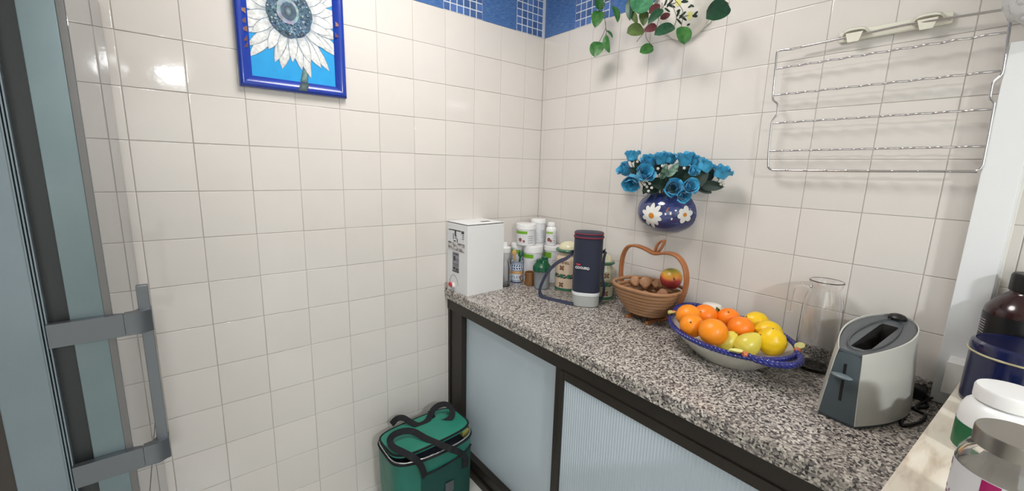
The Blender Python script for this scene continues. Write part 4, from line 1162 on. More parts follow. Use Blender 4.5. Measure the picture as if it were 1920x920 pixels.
lpart('print_emblem', em, M['white_print'], t)
lpart('print_emblem', MB().prism([(.0030, .1665), (.0058, .1665), (.0078, .1688), (.0058, .1722), (.0030, .1722)], lambda u, v, w: flat_surf(u, v, w + .001), .0006), M['navy'], t)
lpart('print_swoosh', MB().prism(ell(-.036, .185, .010, .003, -.18), lambda u, v, w: flat_surf(u, v, w), .001), M['red_print'], t)
# shoulder strap
c0 = Vector((cxx, cyy, ZC))
def L3(px_, py_, z): return H(px_, py_, 2, ZC + z) - c0
n_f = Vector((math.cos(fa), math.sin(fa), 0)); s_f = Vector((-math.sin(fa), math.cos(fa), 0))
sp = [-s_f * .0605 + Vector((0, 0, .222)), L3(1062, 484, .196), L3(1047, 491, .176), L3(1030, 506, .132), L3(1018, 526, .078), L3(1012, 545, .030), L3(1018, 557, .006), L3(1036, 562, .004), -s_f * .05 + n_f * .045 + Vector((0, 0, .006))]
sp_ = smooth_path(sp, 6)
lpart('strap', MB().sweep(sp_, [.020] * len(sp_), .0022, up=n_f * .5 - s_f * .6 + Vector((0, 0, .4))), M['navy_strap'], t)
sp2 = [s_f * .060 + Vector((0, 0, .232)), s_f * .071 + Vector((0, 0, .236)) + n_f * .012, s_f * .066 + n_f * .012 + Vector((0, 0, .20)), s_f * .066 + n_f * .012 + Vector((0, 0, .12)), s_f * .075 + n_f * .010 + Vector((0, 0, .085)), s_f * .072 + n_f * .006 + Vector((0, 0, .045)), s_f * .0615 + n_f * .004 + Vector((0, 0, .012))]
sp_ = smooth_path(sp2, 6)
lpart('strap', MB().sweep(sp_, [.024] * len(sp_), .0025, up=s_f + n_f * .5), M['navy_strap'], t)
lpart('strap_loop', MB().box(-.012, .012, -.004, .004, -.010, .010, .002), M['navy_strap'], t).location = (-s_f * .064 + Vector((0, 0, .222)))

# ------------------------------------------------------------------ wooden spiral basket
BX, BY = -.128, -.790
t = thing('wooden_basket', 'folding wooden slat basket with apple shaped handle', 'basket', (BX, BY, ZC))
def oval(cx_, cy_, a_, b_, z, n_=40, k=2.6):
    out = []
    for i in range(n_):
        th = 2 * PI * i / n_; c_, s_ = math.cos(th), math.sin(th)
        q = (abs(c_) ** k + abs(s_) ** k) ** (-1 / k)
        out.append(Vector((cx_ + a_ * q * c_, cy_ + b_ * q * s_, z)))
    return out
RZ_ = 1.008
for k in range(8):
    s = k / 7
    sc = 1.0 if k == 0 else .96 - .40 * (s ** 1.35)
    zz = RZ_ - .0135 * k - (.0 if k == 0 else .004)
    P_ = oval(0, 0, .108 * sc, .130 * sc, zz - ZC)
    lpart('rim_slat' if k == 0 else 'slat', MB().sweep(P_, .013 if k == 0 else .010, .012 if k == 0 else .0128, up=Vector((0, 0, 1)), closed=True), M['bamboo'], t, 50)
lpart('base_slat', MB().lathe([(0, 0), (1, 0), (1, .008), (0, .008)], (0, 0, RZ_ - ZC - .0135 * 7 - .012), 36, .062, .074), M['bamboo'], t)
for a_ in (3.6, 4.35):
    p_ = Vector((.1145 * math.cos(a_) * 1.02, .137 * math.sin(a_) * 1.02, RZ_ - ZC))
    lpart('hinge_peg', MB().ball(p_, .0028, .0028, .005, 8, 6), M['brown_paint'], t)
XH = -.118
hp = [(1165, 522), (1167, 485), (1176, 464), (1190, 460), (1208, 465), (1228, 475), (1250, 474), (1270, 480), (1284, 500), (1287, 530), (1279, 560), (1263, 588), (1240, 599), (1213, 591), (1192, 577), (1177, 550)]
hpts = []
hX = [-.105, -.105, -.108, -.112, -.120, -.130, -.142, -.155, -.162, -.160, -.135, -.115, -.108, -.100, -.095, -.100]
for (x_, y_), XH in zip(hp, hX):
    p_ = H(x_, y_, 0, XH); p_.z = max(p_.z, ZC + .0065); hpts.append(p_ - Vector((BX, BY, ZC)))
ys_ = [p.y for p in hpts]
hpth = smooth_path(hpts, 5, closed=True)
cen = sum(hpth, Vector()) / len(hpth)
lpart('apple_handle', MB().sweep(hpth, [.022] * len(hpth), .0105, up=[(p - cen) for p in hpth], closed=True), M['bamboo_frame'], t, 50)
XH = -.130
lf = [H(1229, 474, 0, XH), H(1231, 462, 0, XH), H(1238, 453, 0, XH), H(1246, 451, 0, XH), H(1243, 460, 0, XH), H(1236, 470, 0, XH)]
lfp = smooth_path([p - Vector((BX, BY, ZC)) for p in lf], 5, closed=True)
cl_ = sum(lfp, Vector()) / len(lfp)
lpart('handle_leaf', MB().sweep(lfp, [.018] * len(lfp), .006, up=[(p - cl_) for p in lfp], closed=True), M['bamboo_frame'], t, 50)
for sgn in (-1, 1):
    lpart('foot', MB().box(-.06, .06, -.006, .006, 0, .012, .002), M['bamboo_frame'], t).location = (.0, sgn * .045 , 0)
def inside(px_, py_, z): return H(px_, py_, 2, z)
mg = H(1258, 522, 2, 1.047)
t = thing('mango', 'ripe mango blushing red and yellow in the wooden basket', 'mango', (mg.x, mg.y, mg.z - .04))
m_ = bpy.data.materials.new('mango_skin'); m_.use_nodes = True
nt = m_.node_tree; N_ = nt.nodes; Ln = nt.links
tc_ = N_.new('ShaderNodeTexCoord'); sx_ = N_.new('ShaderNodeSeparateXYZ'); Ln.new(tc_.outputs['Object'], sx_.inputs[0])
nz_ = N_.new('ShaderNodeTexNoise'); nz_.inputs['Scale'].default_value = 22; Ln.new(tc_.outputs['Object'], nz_.inputs['Vector'])
ma_ = N_.new('ShaderNodeMath'); ma_.operation = 'MULTIPLY_ADD'; ma_.inputs[1].default_value = .03; Ln.new(nz_.outputs['Fac'], ma_.inputs[0]); Ln.new(sx_.outputs['Z'], ma_.inputs[2])
mr_2 = N_.new('ShaderNodeMapRange'); mr_2.inputs[1].default_value = .025; mr_2.inputs[2].default_value = .095; Ln.new(ma_.outputs[0], mr_2.inputs[0])
cr_ = N_.new('ShaderNodeValToRGB')
while len(cr_.color_ramp.elements) < 5: cr_.color_ramp.elements.new(.5)
for e_, (p_, c_) in zip(cr_.color_ramp.elements, [(0, srgb(120, 36, 44)), (.38, srgb(158, 54, 50)), (.52, srgb(206, 126, 46)), (.74, srgb(200, 152, 50)), (1, srgb(138, 146, 62))]): e_.position = p_; e_.color = c_
Ln.new(mr_2.outputs[0], cr_.inputs[0]); Ln.new(cr_.outputs[0], N_['Principled BSDF'].inputs['Base Color']); N_['Principled BSDF'].inputs['Roughness'].default_value = .35
lpart('fruit', lumpy((0, 0, .04), .038, .040, .040, .003, 14, 2, 4), m_, t, 180)
lpart('stem_scar', MB().ball((-.028, -.028, .050), .003, .003, .004, 8, 6), M['stemwood'], t)
ROOTS = [(H(1211, 531, 2, .992), .034, .025, .024, .3, 'fat brown root vegetable on top in the middle of the wooden basket'), (H(1190, 529, 2, .991), .028, .021, .022, -.5, 'brown root vegetable on top at the far handle end of the wooden basket'),
         (H(1233, 533, 2, .996), .025, .021, .022, .9, 'brown root vegetable on top leaning against the mango'), (Vector((-.125, -.775, .946)), .052, .036, .030, 1.4, 'long brown root vegetable at the bottom of the wooden basket'),
         (Vector((-.112, -.846, .968)), .030, .026, .040, .2, 'brown root vegetable under the mango in the wooden basket')]
for k, (p_, a_, b_, c_, ro, lab) in enumerate(ROOTS):
    mb = lumpy((0, 0, 0), a_, b_, c_, .009, 22, 10 + k, 4)
    mb.v = [Matrix.Rotation(ro, 3, 'Z') @ v for v in mb.v]
    single('root_vegetable', MB().add([v + p_ for v in mb.v], mb.f), M['root'], lab, 'root vegetable', 'root vegetables in the wooden basket', 180, origin=p_ - Vector((0, 0, c_)))

# ------------------------------------------------------------------ fruit bowl
OX, OY = -.205, -1.137
mdir = math.atan2(.89, .455)
A_, B_ = .198, .160
ZR = .953
t = thing('fruit_bowl', 'oval cream ceramic fruit bowl with cobalt rope rim and handles', 'bowl', (OX, OY, ZC))
def bo(s, z, n_=56):
    out = []
    for i in range(n_):
        th = 2 * PI * i / n_
        x_, y_ = A_ * s * math.cos(th), B_ * s * math.sin(th)
        out.append(Vector((x_ * math.cos(mdir) - y_ * math.sin(mdir), x_ * math.sin(mdir) + y_ * math.cos(mdir), z)))
    return out
hR = ZR - ZC
lpart('bowl_shell', MB().loft([bo(.30, .010), bo(.52, .0), bo(.56, .001), bo(.62, .010), bo(.78, .034), bo(.92, .058), bo(1.0, hR - .002), bo(.985, hR), bo(.96, hR - .004), bo(.88, .056), bo(.74, .034), bo(.58, .016), bo(.30, .012)], cap0=True, cap1=True), M['bowl'], t, 60)
# rope rim: twisted strands in three arcs
def rim_pt(th, s=1.0, z=hR):
    x_, y_ = A_ * s * math.cos(th), B_ * s * math.sin(th)
    return Vector((x_ * math.cos(mdir) - y_ * math.sin(mdir), x_ * math.sin(mdir) + y_ * math.cos(mdir), z))
def rope(pts, r, twists, name, sub=None):
    n_ = len(pts); P_ = pts
    for ph in (0, 2 * PI / 3, 4 * PI / 3):
        out = []
        for i in range(n_):
            a_ = P_[max(0, i - 1)]; b_ = P_[min(n_ - 1, i + 1)]; tt = (b_ - a_).normalized()
            u = (Vector((0, 0, 1)) - tt * tt.z).normalized(); w = tt.cross(u)
            q = ph + 2 * PI * twists * i / (n_ - 1)
            out.append(P_[i] + (u * math.cos(q) + w * math.sin(q)) * r * .55)
        lpart(name, MB().sweep(out, r * .62, seg=7), M['rope'], sub or t, 80)
rope([rim_pt(2 * PI * i / 240) for i in range(241)], .0075, 34, 'rope_strand')
for s_, th0 in ((-1, PI), (1, 0)):
    pts = []
    for k in range(9):
        q = -.50 + 1.0 * k / 8
        out_ = math.cos(q * PI) ** .7 if abs(q) < .5 else 0
        pts.append(rim_pt(th0 + q * 1.0, 1.0 + (.09 if s_ > 0 else .17) * out_, hR + .004 + (.012 if s_ > 0 else -.004) * out_))
    rope(smooth_path(pts, 8), .0085, 5, 'handle_strand')
    for q in (-.56, .56):
        p_ = rim_pt(th0 + q, 1.0, hR + .008)
        lpart('ornament_fruit', MB().ball(p_, .0095, .0095, .008, 12, 8), M['orn'], t, 180)
        d = (rim_pt(th0 + q * 1.25, 1.02, hR + .008) - p_)
        mb = leaf_mb(.058 if q * s_ < 0 else .040, .024, .3, -.1)
        yv = d.normalized(); zv = Vector((0, 0, 1)); xv = yv.cross(zv).normalized(); zv = xv.cross(yv)
        Mx = Matrix((xv, yv, zv)).transposed()
        top = [Mx @ v + p_ + Vector((0, 0, .004)) for v in mb.v]; nn = len(top)
        bot = [v - Vector((0, 0, .004)) for v in top]
        m2 = MB().add(top, mb.f).add(bot, mb.f)
        lpart('ornament_leaf', m2, M['leaf_y'], t, 180)
for k in range(6):      # painted blossom strokes inside the bowl
    th = -.9 + k * .14
    p_ = rim_pt(th, .84, .0505)
    lpart('painted_mark', MB().ball(p_, .010, .003, .0012, 10, 4, rot=Matrix.Rotation(mdir + th + .6, 3, 'Z') @ Matrix.Rotation(-.6, 3, 'Y')), M['blue_paint' if k % 2 else 'orn'], t)

def citrus(px_, py_, z, r, m_, label, cat='orange', name='orange', sq_=.95, navel=None):
    c_ = H(px_, py_, 2, z)
    t = thing(name, label, cat, (c_.x, c_.y, c_.z - r * sq_), 'oranges in the fruit bowl' if name == 'orange' else None)
    mb = MB().ball((0, 0, r * sq_), r, r, r * sq_, 28, 18); mb.jitter(.0012, 18, px_)
    lpart('peel', mb, m_, t, 180)
    if navel:
        d = (CAM - c_).normalized(); d = (d + RX * navel[0] - RY * navel[1]).normalized()
        p_ = d * r * .985; p_.z = p_.z * sq_ + r * sq_
        lpart('stem_button', MB().ball(p_, .003, .003, .003, 8, 6), M['stemwood'], t)
    return t
citrus(1291, 592, .985, .039, M['orange'], 'orange at the handle end of the bowl nearest the wooden basket')
citrus(1298, 610, .975, .037, M['orange'], 'orange against the rim below the first handle, with a faint scar', navel=(-.15, .35))
citrus(1337, 622, .982, .041, M['orange'], 'largest yellowish orange resting on top near the rim', navel=None)
citrus(1322, 591, .985, .038, M['orange2'], 'orange showing its dark stem button at the back of the pile', navel=(-.55, .45))
citrus(1366, 597, .985, .035, M['orange2'], 'deep orange mandarin with green top at the back of the pile', navel=(0, .9))
citrus(1389, 615, .980, .0375, M['orange2'], 'deep orange with a peel crease beside the lemons', navel=None)
tn = thing('mandarin_leaf', 'small pale green dried leaf lying behind the oranges', 'leaf', H(1346, 581, 2, 1.0))
mb = leaf_mb(.026, .018, .5, .4); Fm = screen_frame(20, 30, -20)
lpart('leaf_blade', MB().add([Fm @ (v - Vector((0, .013, 0))) for v in mb.v], mb.f), M['leaf_y'], tn, 180)
mb = leaf_mb(.024, .014, .5, .4); Fm = screen_frame(120, -30, 10)
lpart('leaf_blade', MB().add([Fm @ (v - Vector((0, .013, 0))) for v in mb.v], mb.f), M['leaf_4'], tn, 180)
def lemon(px_, py_, z, a_, b_, ang, tilt, label, m_=M['lemon'], name='lemon', pear=False):
    c_ = H(px_, py_, 2, z)
    if pear: pr = [(0, -1.0), (.35, -.97), (.72, -.78), (.97, -.35), (1, 0), (.93, .28), (.72, .62), (.48, .92), (.30, 1.06), (0, 1.12)]
    else: pr = [(0, -1.10), (.10, -1.08), (.22, -1.0), (.55, -.82), (.88, -.45), (1, 0), (.88, .45), (.55, .82), (.22, 1.0), (.10, 1.08), (0, 1.10)]
    P_ = []
    for i in range(len(pr) - 1):
        for k in range(3): P_.append((pr[i][0] + (pr[i + 1][0] - pr[i][0]) * k / 3, pr[i][1] + (pr[i + 1][1] - pr[i][1]) * k / 3))
    P_.append(pr[-1])
    d = (RX * math.cos(R(ang)) - RY * math.sin(R(ang))) * math.cos(R(tilt)) - RZ * math.sin(R(tilt))
    rm = Vector((0, 0, 1)).rotation_difference(d.normalized()).to_matrix()
    mb = MB().lathe([(r_ * b_, z_ * a_) for r_, z_ in P_], seg=26, rot=rm)
    # relax facets
    t = thing(name, label, name, (c_.x, c_.y, c_.z - b_))
    lpart('skin', MB().add([v + Vector((0, 0, b_)) for v in mb.v], mb.f), m_, t, 180)
    tip = rm @ Vector((0, 0, a_ * (1.12 if pear else 1.09)))
    lpart('stem_end', MB().ball(tip + Vector((0, 0, b_)), .0022, .0022, .0022, 8, 6), M['stemwood' if pear else 'leaf_4'], t)
lemon(1419, 605, .975, .040, .036, 150, 10, 'yellow lemon against the rear rim of the bowl')
lemon(1446, 640, .970, .042, .040, 100, 25, 'large yellow lemon beside the green pear')
lemon(1441, 622, .972, .040, .035, 170, 0, 'yellow lemon half hidden behind the large lemon')
lemon(1402, 646, .958, .040, .033, 44, 10, 'yellow green pear lying against the bowl rim', M['pear'], 'pear', True)
lemon(1364, 641, .950, .034, .030, 60, 20, 'pale yellow pear tucked under the oranges', M['pear'], 'pear', True)
# small white dish behind the bowl
p_ = Vector((-.062, -1.012, ZC))
t = thing('white_dish', 'small white dish upside down between fruit bowl and wall', 'dish', p_)
lpart('dish', MB().lathe([(.048, 0), (.050, .002), (.044, .06), (.036, .095), (.030, .106), (.018, .110), (0, .110)], seg=32), M['ceramic'], t)
lpart('painted_ring', arc_patch(0, 0, .0425, .070, .074, 0, 2 * PI, 32), M['ceramic_blue'], t)

# ------------------------------------------------------------------ glass jug
jx, jy = -.073, -1.335
t = thing('glass_jug', 'tall clear ribbed glass jug with handle standing behind the toaster', 'jug', (jx, jy, ZC))
n_ = 72
def jring(r, z, rib):
    out = []
    for i in range(n_):
        a_ = 2 * PI * i / n_
        rr_ = r + (rib * (.5 + .5 * math.cos(a_ * 36)) if rib else 0)
        out.append((rr_ * math.cos(a_), rr_ * math.sin(a_), z))
    return out
js = .0010
lpart('glass', MB().loft([jring(.040, 0, 0), jring(.048, .002, 0), jring(.050, .008, 0), jring(.050, .03, js), jring(.0495, .10, js), jring(.048, .185, js), jring(.0475, .200, 0), jring(.046, .215, 0), jring(.038, .238, 0), jring(.0365, .248, 0), jring(.0405, .262, 0), jring(.0425, .268, 0), jring(.0405, .270, 0), jring(.0375, .262, 0), jring(.034, .248, 0), jring(.0355, .238, 0), jring(.0435, .214, 0), jring(.0455, .19, 0), jring(.047, .10, 0), jring(.0465, .014, 0), jring(.042, .010, 0)], cap0=True, cap1=True), M['glass'], t, 50)
ha = cam_ang(jx, jy) - 1.75
hd_ = Vector((math.cos(ha), math.sin(ha), 0))
hp_ = [hd_ * .036 + Vector((0, 0, .243)), hd_ * .056 + Vector((0, 0, .247)), hd_ * .074 + Vector((0, 0, .238)), hd_ * .080 + Vector((0, 0, .215)), hd_ * .081 + Vector((0, 0, .180)), hd_ * .079 + Vector((0, 0, .155))]
hs_ = smooth_path(hp_, 6)
lpart('handle', MB().sweep(hs_, [.017] * len(hs_), .009, up=[Vector((0, 0, 1)) if i < 8 else hd_ for i in range(len(hs_))]), M['glass'], t, 60)

# ------------------------------------------------------------------ toaster
TX, TY = -.362, -1.462
t = thing('toaster', 'silver white oval toaster with slate front and lever', 'toaster', (TX, TY, ZC), rotz=R(-8))
TL = .298
def t_out(z, inset=0.0, n_=40):
    """outline (x back, y) for height fraction; starts at front -y corner, goes round the back to front +y corner"""
    s = z / .20
    W = .079 - .017 * s ** 1.6 - inset
    x0 = .016 * s ** 1.5 + inset * .0
    x1 = TL - .012 * s - inset
    xc = .160; pts = []
    wf = .038 - .016 * s - inset
    # ellipse-like: y = W*(1-|(x-xc)/a|^p)^(1/q)
    ab = x1 - xc; af = xc - x0
    def yw(x):
        if x >= xc: u = (x - xc) / ab; return W * max(0, 1 - u ** 2.15) ** .5
        u = (xc - x) / af; return wf + (W - wf) * (1 - u ** 1.75)
    xs = [x0 + (xc - x0) * i / 14 for i in range(14)] + [xc + ab * math.sin(PI / 2 * i / 16) for i in range(17)]
    return [(x, -yw(x)) for x in xs] + [(x, yw(x)) for x in reversed(xs[:-1])]
def ztop(x): return .170 + .048 * (x / TL)
levels = [.006, .03, .07, .11, .145, 1.0]
rings_o = []; rings_i = []
for lv in [.008, .035, .075, .115, .15]:
    rings_o.append([(x, y, lv) for x, y in t_out(lv)]); rings_i.append([(x + .001, y * .955, lv) for x, y in t_out(lv)])
tp_ = [(x, y, ztop(x)) for x, y in t_out(.185)]
rings_o.append(tp_); rings_i.append([(x + .001, y * .95 , z) for x, y, z in tp_])
sh = MB().loft(rings_o + list(reversed(rings_i)), closed=False)
k_ = len(rings_o[0])
sh.loft([rings_o[0], rings_i[0]], closed=False)
allr = rings_o + list(reversed(rings_i))
for e_ in (0, k_ - 1):
    sh.add([r_[e_] for r_ in rings_o] + [r_[e_] for r_ in rings_i], [[i, i + 1, 6 + i + 1, 6 + i] for i in range(5)])
lpart('shell', sh, M['toaster'], t, 50)
lpart('base', MB().loft([[(x * .97 + .004, y * .95, 0) for x, y in t_out(.0)], [(x * .985 + .002, y * .975, .010) for x, y in t_out(0)]], cap0=True, cap1=True), M['toaster_dk'], t)
fr = []
for r_ in rings_o[:5] + [tp_]:
    a_, b_ = Vector(r_[0]), Vector(r_[-1])
    z = a_.z
    fr.append([a_.lerp(b_, .012 + .976 * q / 6) + Vector((.0015 - .0035 * math.sin(PI * q / 6), 0, 0)) for q in range(7)])
fr[-1] = [p + Vector((.004, 0, .0)) for p in fr[-1]]
fp = lpart('front_panel', MB().loft(fr, closed=False), M['toaster_dk'], t, 60)
zz0 = .07
def fpt(z, y, off):
    for q in range(5):
        if fr[q][0].z <= z <= fr[q + 1][0].z:
            s = (z - fr[q][0].z) / (fr[q + 1][0].z - fr[q][0].z)
            return Vector((fr[q][3].x + (fr[q + 1][3].x - fr[q][3].x) * s - off, y, z))
lpart('lever_slot', MB().sweep([fpt(.055 + .011 * k, -.001 + .0004 * k, .0004) for k in range(9)], .0055, .0012, up=Vector((-1, 0, 0))), M['black'], fp)
lp_ = fpt(.115, .002, .008)
lpart('lever', MB().ball(lp_ + Vector((0, .0, 0)), .012, .022, .0055, 20, 10), M['lever'], t, 180)
# deck with slot
dk_o = [(x, y * .93, ztop(x) - .004) for x, y in t_out(.185)]
def deck_ring(f):
    out = []
    cx_, cy_ = .150, 0
    for x, y, z in dk_o:
        out.append((x, y, z))
    return out
slot = (.062, .232, -.0175, .0175)
def slot_pt(x, y):
    cx_ = .145; dx__, dy__ = (x - cx_), y
    sx0 = slot[1] - cx_ if dx__ > 0 else cx_ - slot[0]
    kx = sx0 / abs(dx__) if abs(dx__) > 1e-6 else 1e9
    ky = slot[3] / abs(dy__) if abs(dy__) > 1e-6 else 1e9
    k__ = min(kx, ky); return (cx_ + dx__ * k__, dy__ * k__)
mid_r = []; in_r = []; bot_r = []; low = []
for x, y, z in dk_o:
    sx__, sy__ = slot_pt(x, y)
    mx__, my__ = x * .35 + sx__ * .65, y * .35 + sy__ * .65
    mid_r.append((mx__, my__, ztop(mx__) - .0065)); in_r.append((sx__, sy__, ztop(sx__) - .010)); low.append((sx__, sy__, ztop(sx__) - .075))
dk = MB().loft([dk_o, mid_r, in_r])
lpart('deck', dk, M['toaster_deck'], t, 40)
lpart('slot_walls', MB().loft([in_r, low], cap1=True), M['element'], t, 40)
for yy in (-.0145, .0145):
    lpart('bread_guide', MB().box(.085, .207, yy - .0006, yy + .0006, ztop(.1) - .07, ztop(.1) - .018), M['chrome'], t)
wr_ = []
for k in range(48):
    a_ = 2 * PI * k / 48
    x_ =   .150 + .112 * math.cos(a_); y_ = .034 * math.sin(a_) * (1 - .12 * math.cos(a_))
    wr_.append(Vector((x_, y_, ztop(x_) - .0035)))
lpart('warming_wire', MB().sweep(wr_, .0014, closed=True, seg=8), M['handle'], t, 80)
kb = [(.0, .0), (.016, 0), (.017, .006), (.013, .012), (.006, .015), (0, .0155)]
lpart('rack_knob', MB().lathe(kb, (.270, .0, ztop(.270) - .006), 24, 1.0, 1.15), M['black'], t)
for (x_, y_) in [(.03, -.03), (.03, .03), (.22, -.045), (.22, .045)]: pass
cordp = [Vector((-.165, -1.560, ZC + .006)), H(1690, 796, 2, ZC + .004), H(1722, 792, 2, ZC + .004), H(1735, 778, 2, ZC + .004), H(1716, 766, 2, ZC + .004), H(1730, 754, 2, ZC + .006), H(1752, 742, 2, ZC + .010), H(1762, 730, 2, ZC + .016)]
for p in cordp: p.x = min(p.x, -.03)
TI = (Matrix.Translation((TX, TY, ZC)) @ Matrix.Rotation(R(-8), 4, 'Z')).inverted()
cb = lpart('power_cord', MB().sweep([TI @ p for p in smooth_path(cordp, 7)], .0036, seg=8), M['black'], t, 80)
lpart('cord_loop', MB().sweep([TI @ p for p in smooth_path([Vector((-.14, -1.558, ZC + .004)), Vector((-.10, -1.586, ZC + .004)), Vector((-.06, -1.574, ZC + .004)), Vector((-.075, -1.548, ZC + .0075)), Vector((-.12, -1.552, ZC + .0075))], 7, closed=True)], .0036, closed=True, seg=8), M['black'], cb, 80)
pg_ = MB().box(-.062, -.026, -1.578, -1.548, ZC, ZC + .032, .006)
lpart('plug', MB().add([TI @ v for v in pg_.v], pg_.f), M['black'], cb)

# ------------------------------------------------------------------ marble side top with jars
ZM = .980
poly = [(-.98, -1.583), (-.112, -1.633), (-.112, -1.6495), (-.001, -1.6515), (-.001, -2.6), (-.98, -2.6)]
single('marble_worktop', MB().prism(poly, lambda u, v, w: (u, v, ZM - .03 + w), .03), M['marble'], 'cream veined marble slab standing higher than the granite worktop', 'worktop')
t = thing('side_cabinet', 'plain white cabinet carrying the cream marble slab', 'cabinet', (-.47, -2.14, 0))
part('carcass', MB().box(-.93, -.004, -2.58, -1.705, .06, ZM - .0301, .002), M['trunk'], t)
part('plinth', MB().box(-.88, -.004, -2.58, -1.72, 0, .06), M['dark'], t)
for k in range(2):
    d_ = part('door', MB().box(-.948, -.931, -2.575 + k * .436, -2.143 + k * .436, .065, ZM - .036, .002), M['trunk'], t)
    part('door_handle', MB().sweep([(-.962, -2.17 + k * .056, .72), (-.962, -2.17 + k * .056, .86)], .005, seg=8), M['handle'], t, sub=d_)

def left_sil(x, y, r):
    v = Vector((x - CAM.x, y - CAM.y)); d = v.length; v /= d
    n = Vector((-v.y, v.x)); a = math.asin(r / d)
    return Vector((x, y)) + r * (n * math.cos(a) - v * math.sin(a))
def y_for(x, r, px, z):
    lo, hi = -2.2, -1.4
    for _ in range(50):
        m = (lo + hi) / 2; q = left_sil(x, m, r); d = Vector((q.x, q.y, z)) - CAM
        if 960 + F * d.dot(RX) / d.dot(RZ) > px: lo = m
        else: hi = m
    return lo
# dark bottle
x_ = -.072; r_ = .060; y_ = y_for(x_, r_, 1838, 1.12)
t = thing('dark_bottle', 'dark amber bottle with black cap and black label behind the blue tin', 'bottle', (x_, y_, ZM))
lpart('bottle', MB().lathe([(0, 0), (r_ - .004, 0), (r_, .005), (r_, .170), (r_ * .97, .180), (r_ * .80, .197), (r_ * .55, .213), (r_ * .46, .219), (r_ * .45, .228), (0, .228)], seg=40), M['amber'], t)
lpart('cap', MB().lathe([(r_ * .50, .222), (r_ * .52, .225), (r_ * .52, .257), (r_ * .48, .262), (0, .263)], seg=36), M['black'], t)
ca = cam_ang(x_, y_)
lpart('label', arc_patch(0, 0, r_ + .0005, .01, .166, ca - 1.6, ca + 1.6, 30), M['blacklbl'], t)
tm = text_mb('lortisir', .019, .0002, .0002)
tm.v = [Vector(((r_ + .001) * math.cos(ca - .02 + v.x / r_), (r_ + .001) * math.sin(ca - .02 + v.x / r_), .118 + v.y)) for v in tm.v]
lpart('lettering', tm, M['white_print'], t)
for q in range(6):
    lpart('label_line', arc_patch(0, 0, r_ + .001, .148 - q * .006, .1492 - q * .006, ca - 1.45, ca - .98, 8), M['white_print'], t)
# blue tin
x_ = -.215; r_ = .074; y_ = y_for(x_, r_, 1815, 1.09)
t = thing('blue_tin', 'round navy enamel tin with pale gold lid edge on the marble', 'tin', (x_, y_, ZM))
lpart('tin_body', MB().lathe([(0, 0), (r_ * .97, 0), (r_ * .98, .003), (r_ * .98, .112), (0, .112)], seg=44), M['tin'], t)
lpart('lid', MB().lathe([(r_, .112), (r_ * 1.0, .124), (r_ * .98, .131), (r_ * .90, .1355), (r_ * .86, .134), (0, .134)], seg=44), M['tin'], t)
lpart('lid_bead', MB().sweep([(r_ * 1.005 * math.cos(2 * PI * k / 60), r_ * 1.005 * math.sin(2 * PI * k / 60), .1115) for k in range(60)], .0022, closed=True, seg=8), M['gold'], t)
# plum pot
x_ = -.335; r_ = .026; y_ = y_for(x_, r_, 1808, 1.0)
t = thing('plum_pot', 'small dark plum coloured pot between the blue tin and white tub', 'pot', (x_, y_, ZM))
lpart('pot', MB().lathe([(0, 0), (r_ - .002, 0), (r_, .003), (r_, .026), (r_ * .8, .030), (0, .030)], seg=28), M['plum'], t)
lpart('lid', MB().lathe([(r_ * 1.02, .020), (r_ * 1.02, .030), (r_ * .9, .0345), (0, .035)], seg=28), M['plum'], t)
# white tub
x_ = -.475; r_ = .054; y_ = y_for(x_, r_, 1790, 1.02)
t = thing('white_jar', 'white plastic supplement jar with white lid and dark green label', 'jar', (x_, y_, ZM))
lpart('container', MB().lathe([(0, 0), (r_ - .004, 0), (r_, .004), (r_, .062), (r_ * .98, .074), (r_ * .90, .086), (r_ * .78, .093), (r_ * .70, .095), (r_ * .70, .104), (0, .104)], seg=44), M['white_hdpe'], t)
lpart('lid', MB().lathe([(r_ * .76, .097), (r_ * .785, .099), (r_ * .785, .1175), (r_ * .75, .1215), (0, .122)], seg=44), M['white_hdpe'], t)
lpart('green_label', arc_patch(0, 0, r_ + .0005, .006, .052, 0, 2 * PI, 44), M['green_lbl'], t)
# glass jar with metal lid
x_ = -.735; r_ = .050; y_ = y_for(x_, r_, 1781, 1.05)
t = thing('lidded_glass_jar', 'clear glass jar with brushed metal lid and magenta striped label', 'jar', (x_, y_, ZM))
lpart('glass', MB().lathe([(0, 0), (r_ - .005, 0), (r_, .005), (r_, .100), (r_ * .97, .111), (r_ * .86, .123), (r_ * .76, .129), (r_ * .74, .132), (r_ * .74, .142), (r_ * .70, .142), (r_ * .70, .131), (r_ * .82, .121), (r_ * .93, .109), (r_ * .955, .100), (r_ * .955, .006), (0, .004)], seg=48), M['glass'], t)
lpart('contents', MB().lathe([(0, .007), (r_ * .94, .007), (r_ * .94, .092), (0, .090)], seg=36), M['powder'], t)
lpart('lid', MB().lathe([(r_ * .74, .131), (r_ * .80, .131), (r_ * .80, .149), (r_ * .78, .1515), (0, .152)], seg=48), M['lid_metal'], t)
ca = cam_ang(x_, y_)
lw = lpart('label', arc_patch(0, 0, r_ + .0005, .008, .100, ca - 2.2, ca + 2.2, 50), M['label_grey'], t)
lpart('magenta_stripe', arc_patch(0, 0, r_ + .0008, .008, .099, ca - .42, ca - .08, 10), M['magenta'], lw)
for q, (u, z, w_, hh_) in enumerate([(-1.42, .086, .10, .010), (-1.40, .076, .05, .003), (-1.38, .054, .12, .003), (-1.30, .047, .05, .004), (-1.14, .053, .04, .004), (-1.12, .046, .03, .004), (-1.22, .047, .03, .004)]):
    lpart('print_mark', arc_patch(0, 0, r_ + .0008, z, z + hh_, ca + u - w_ / 2, ca + u + w_ / 2, 3), M['purple'], lw)
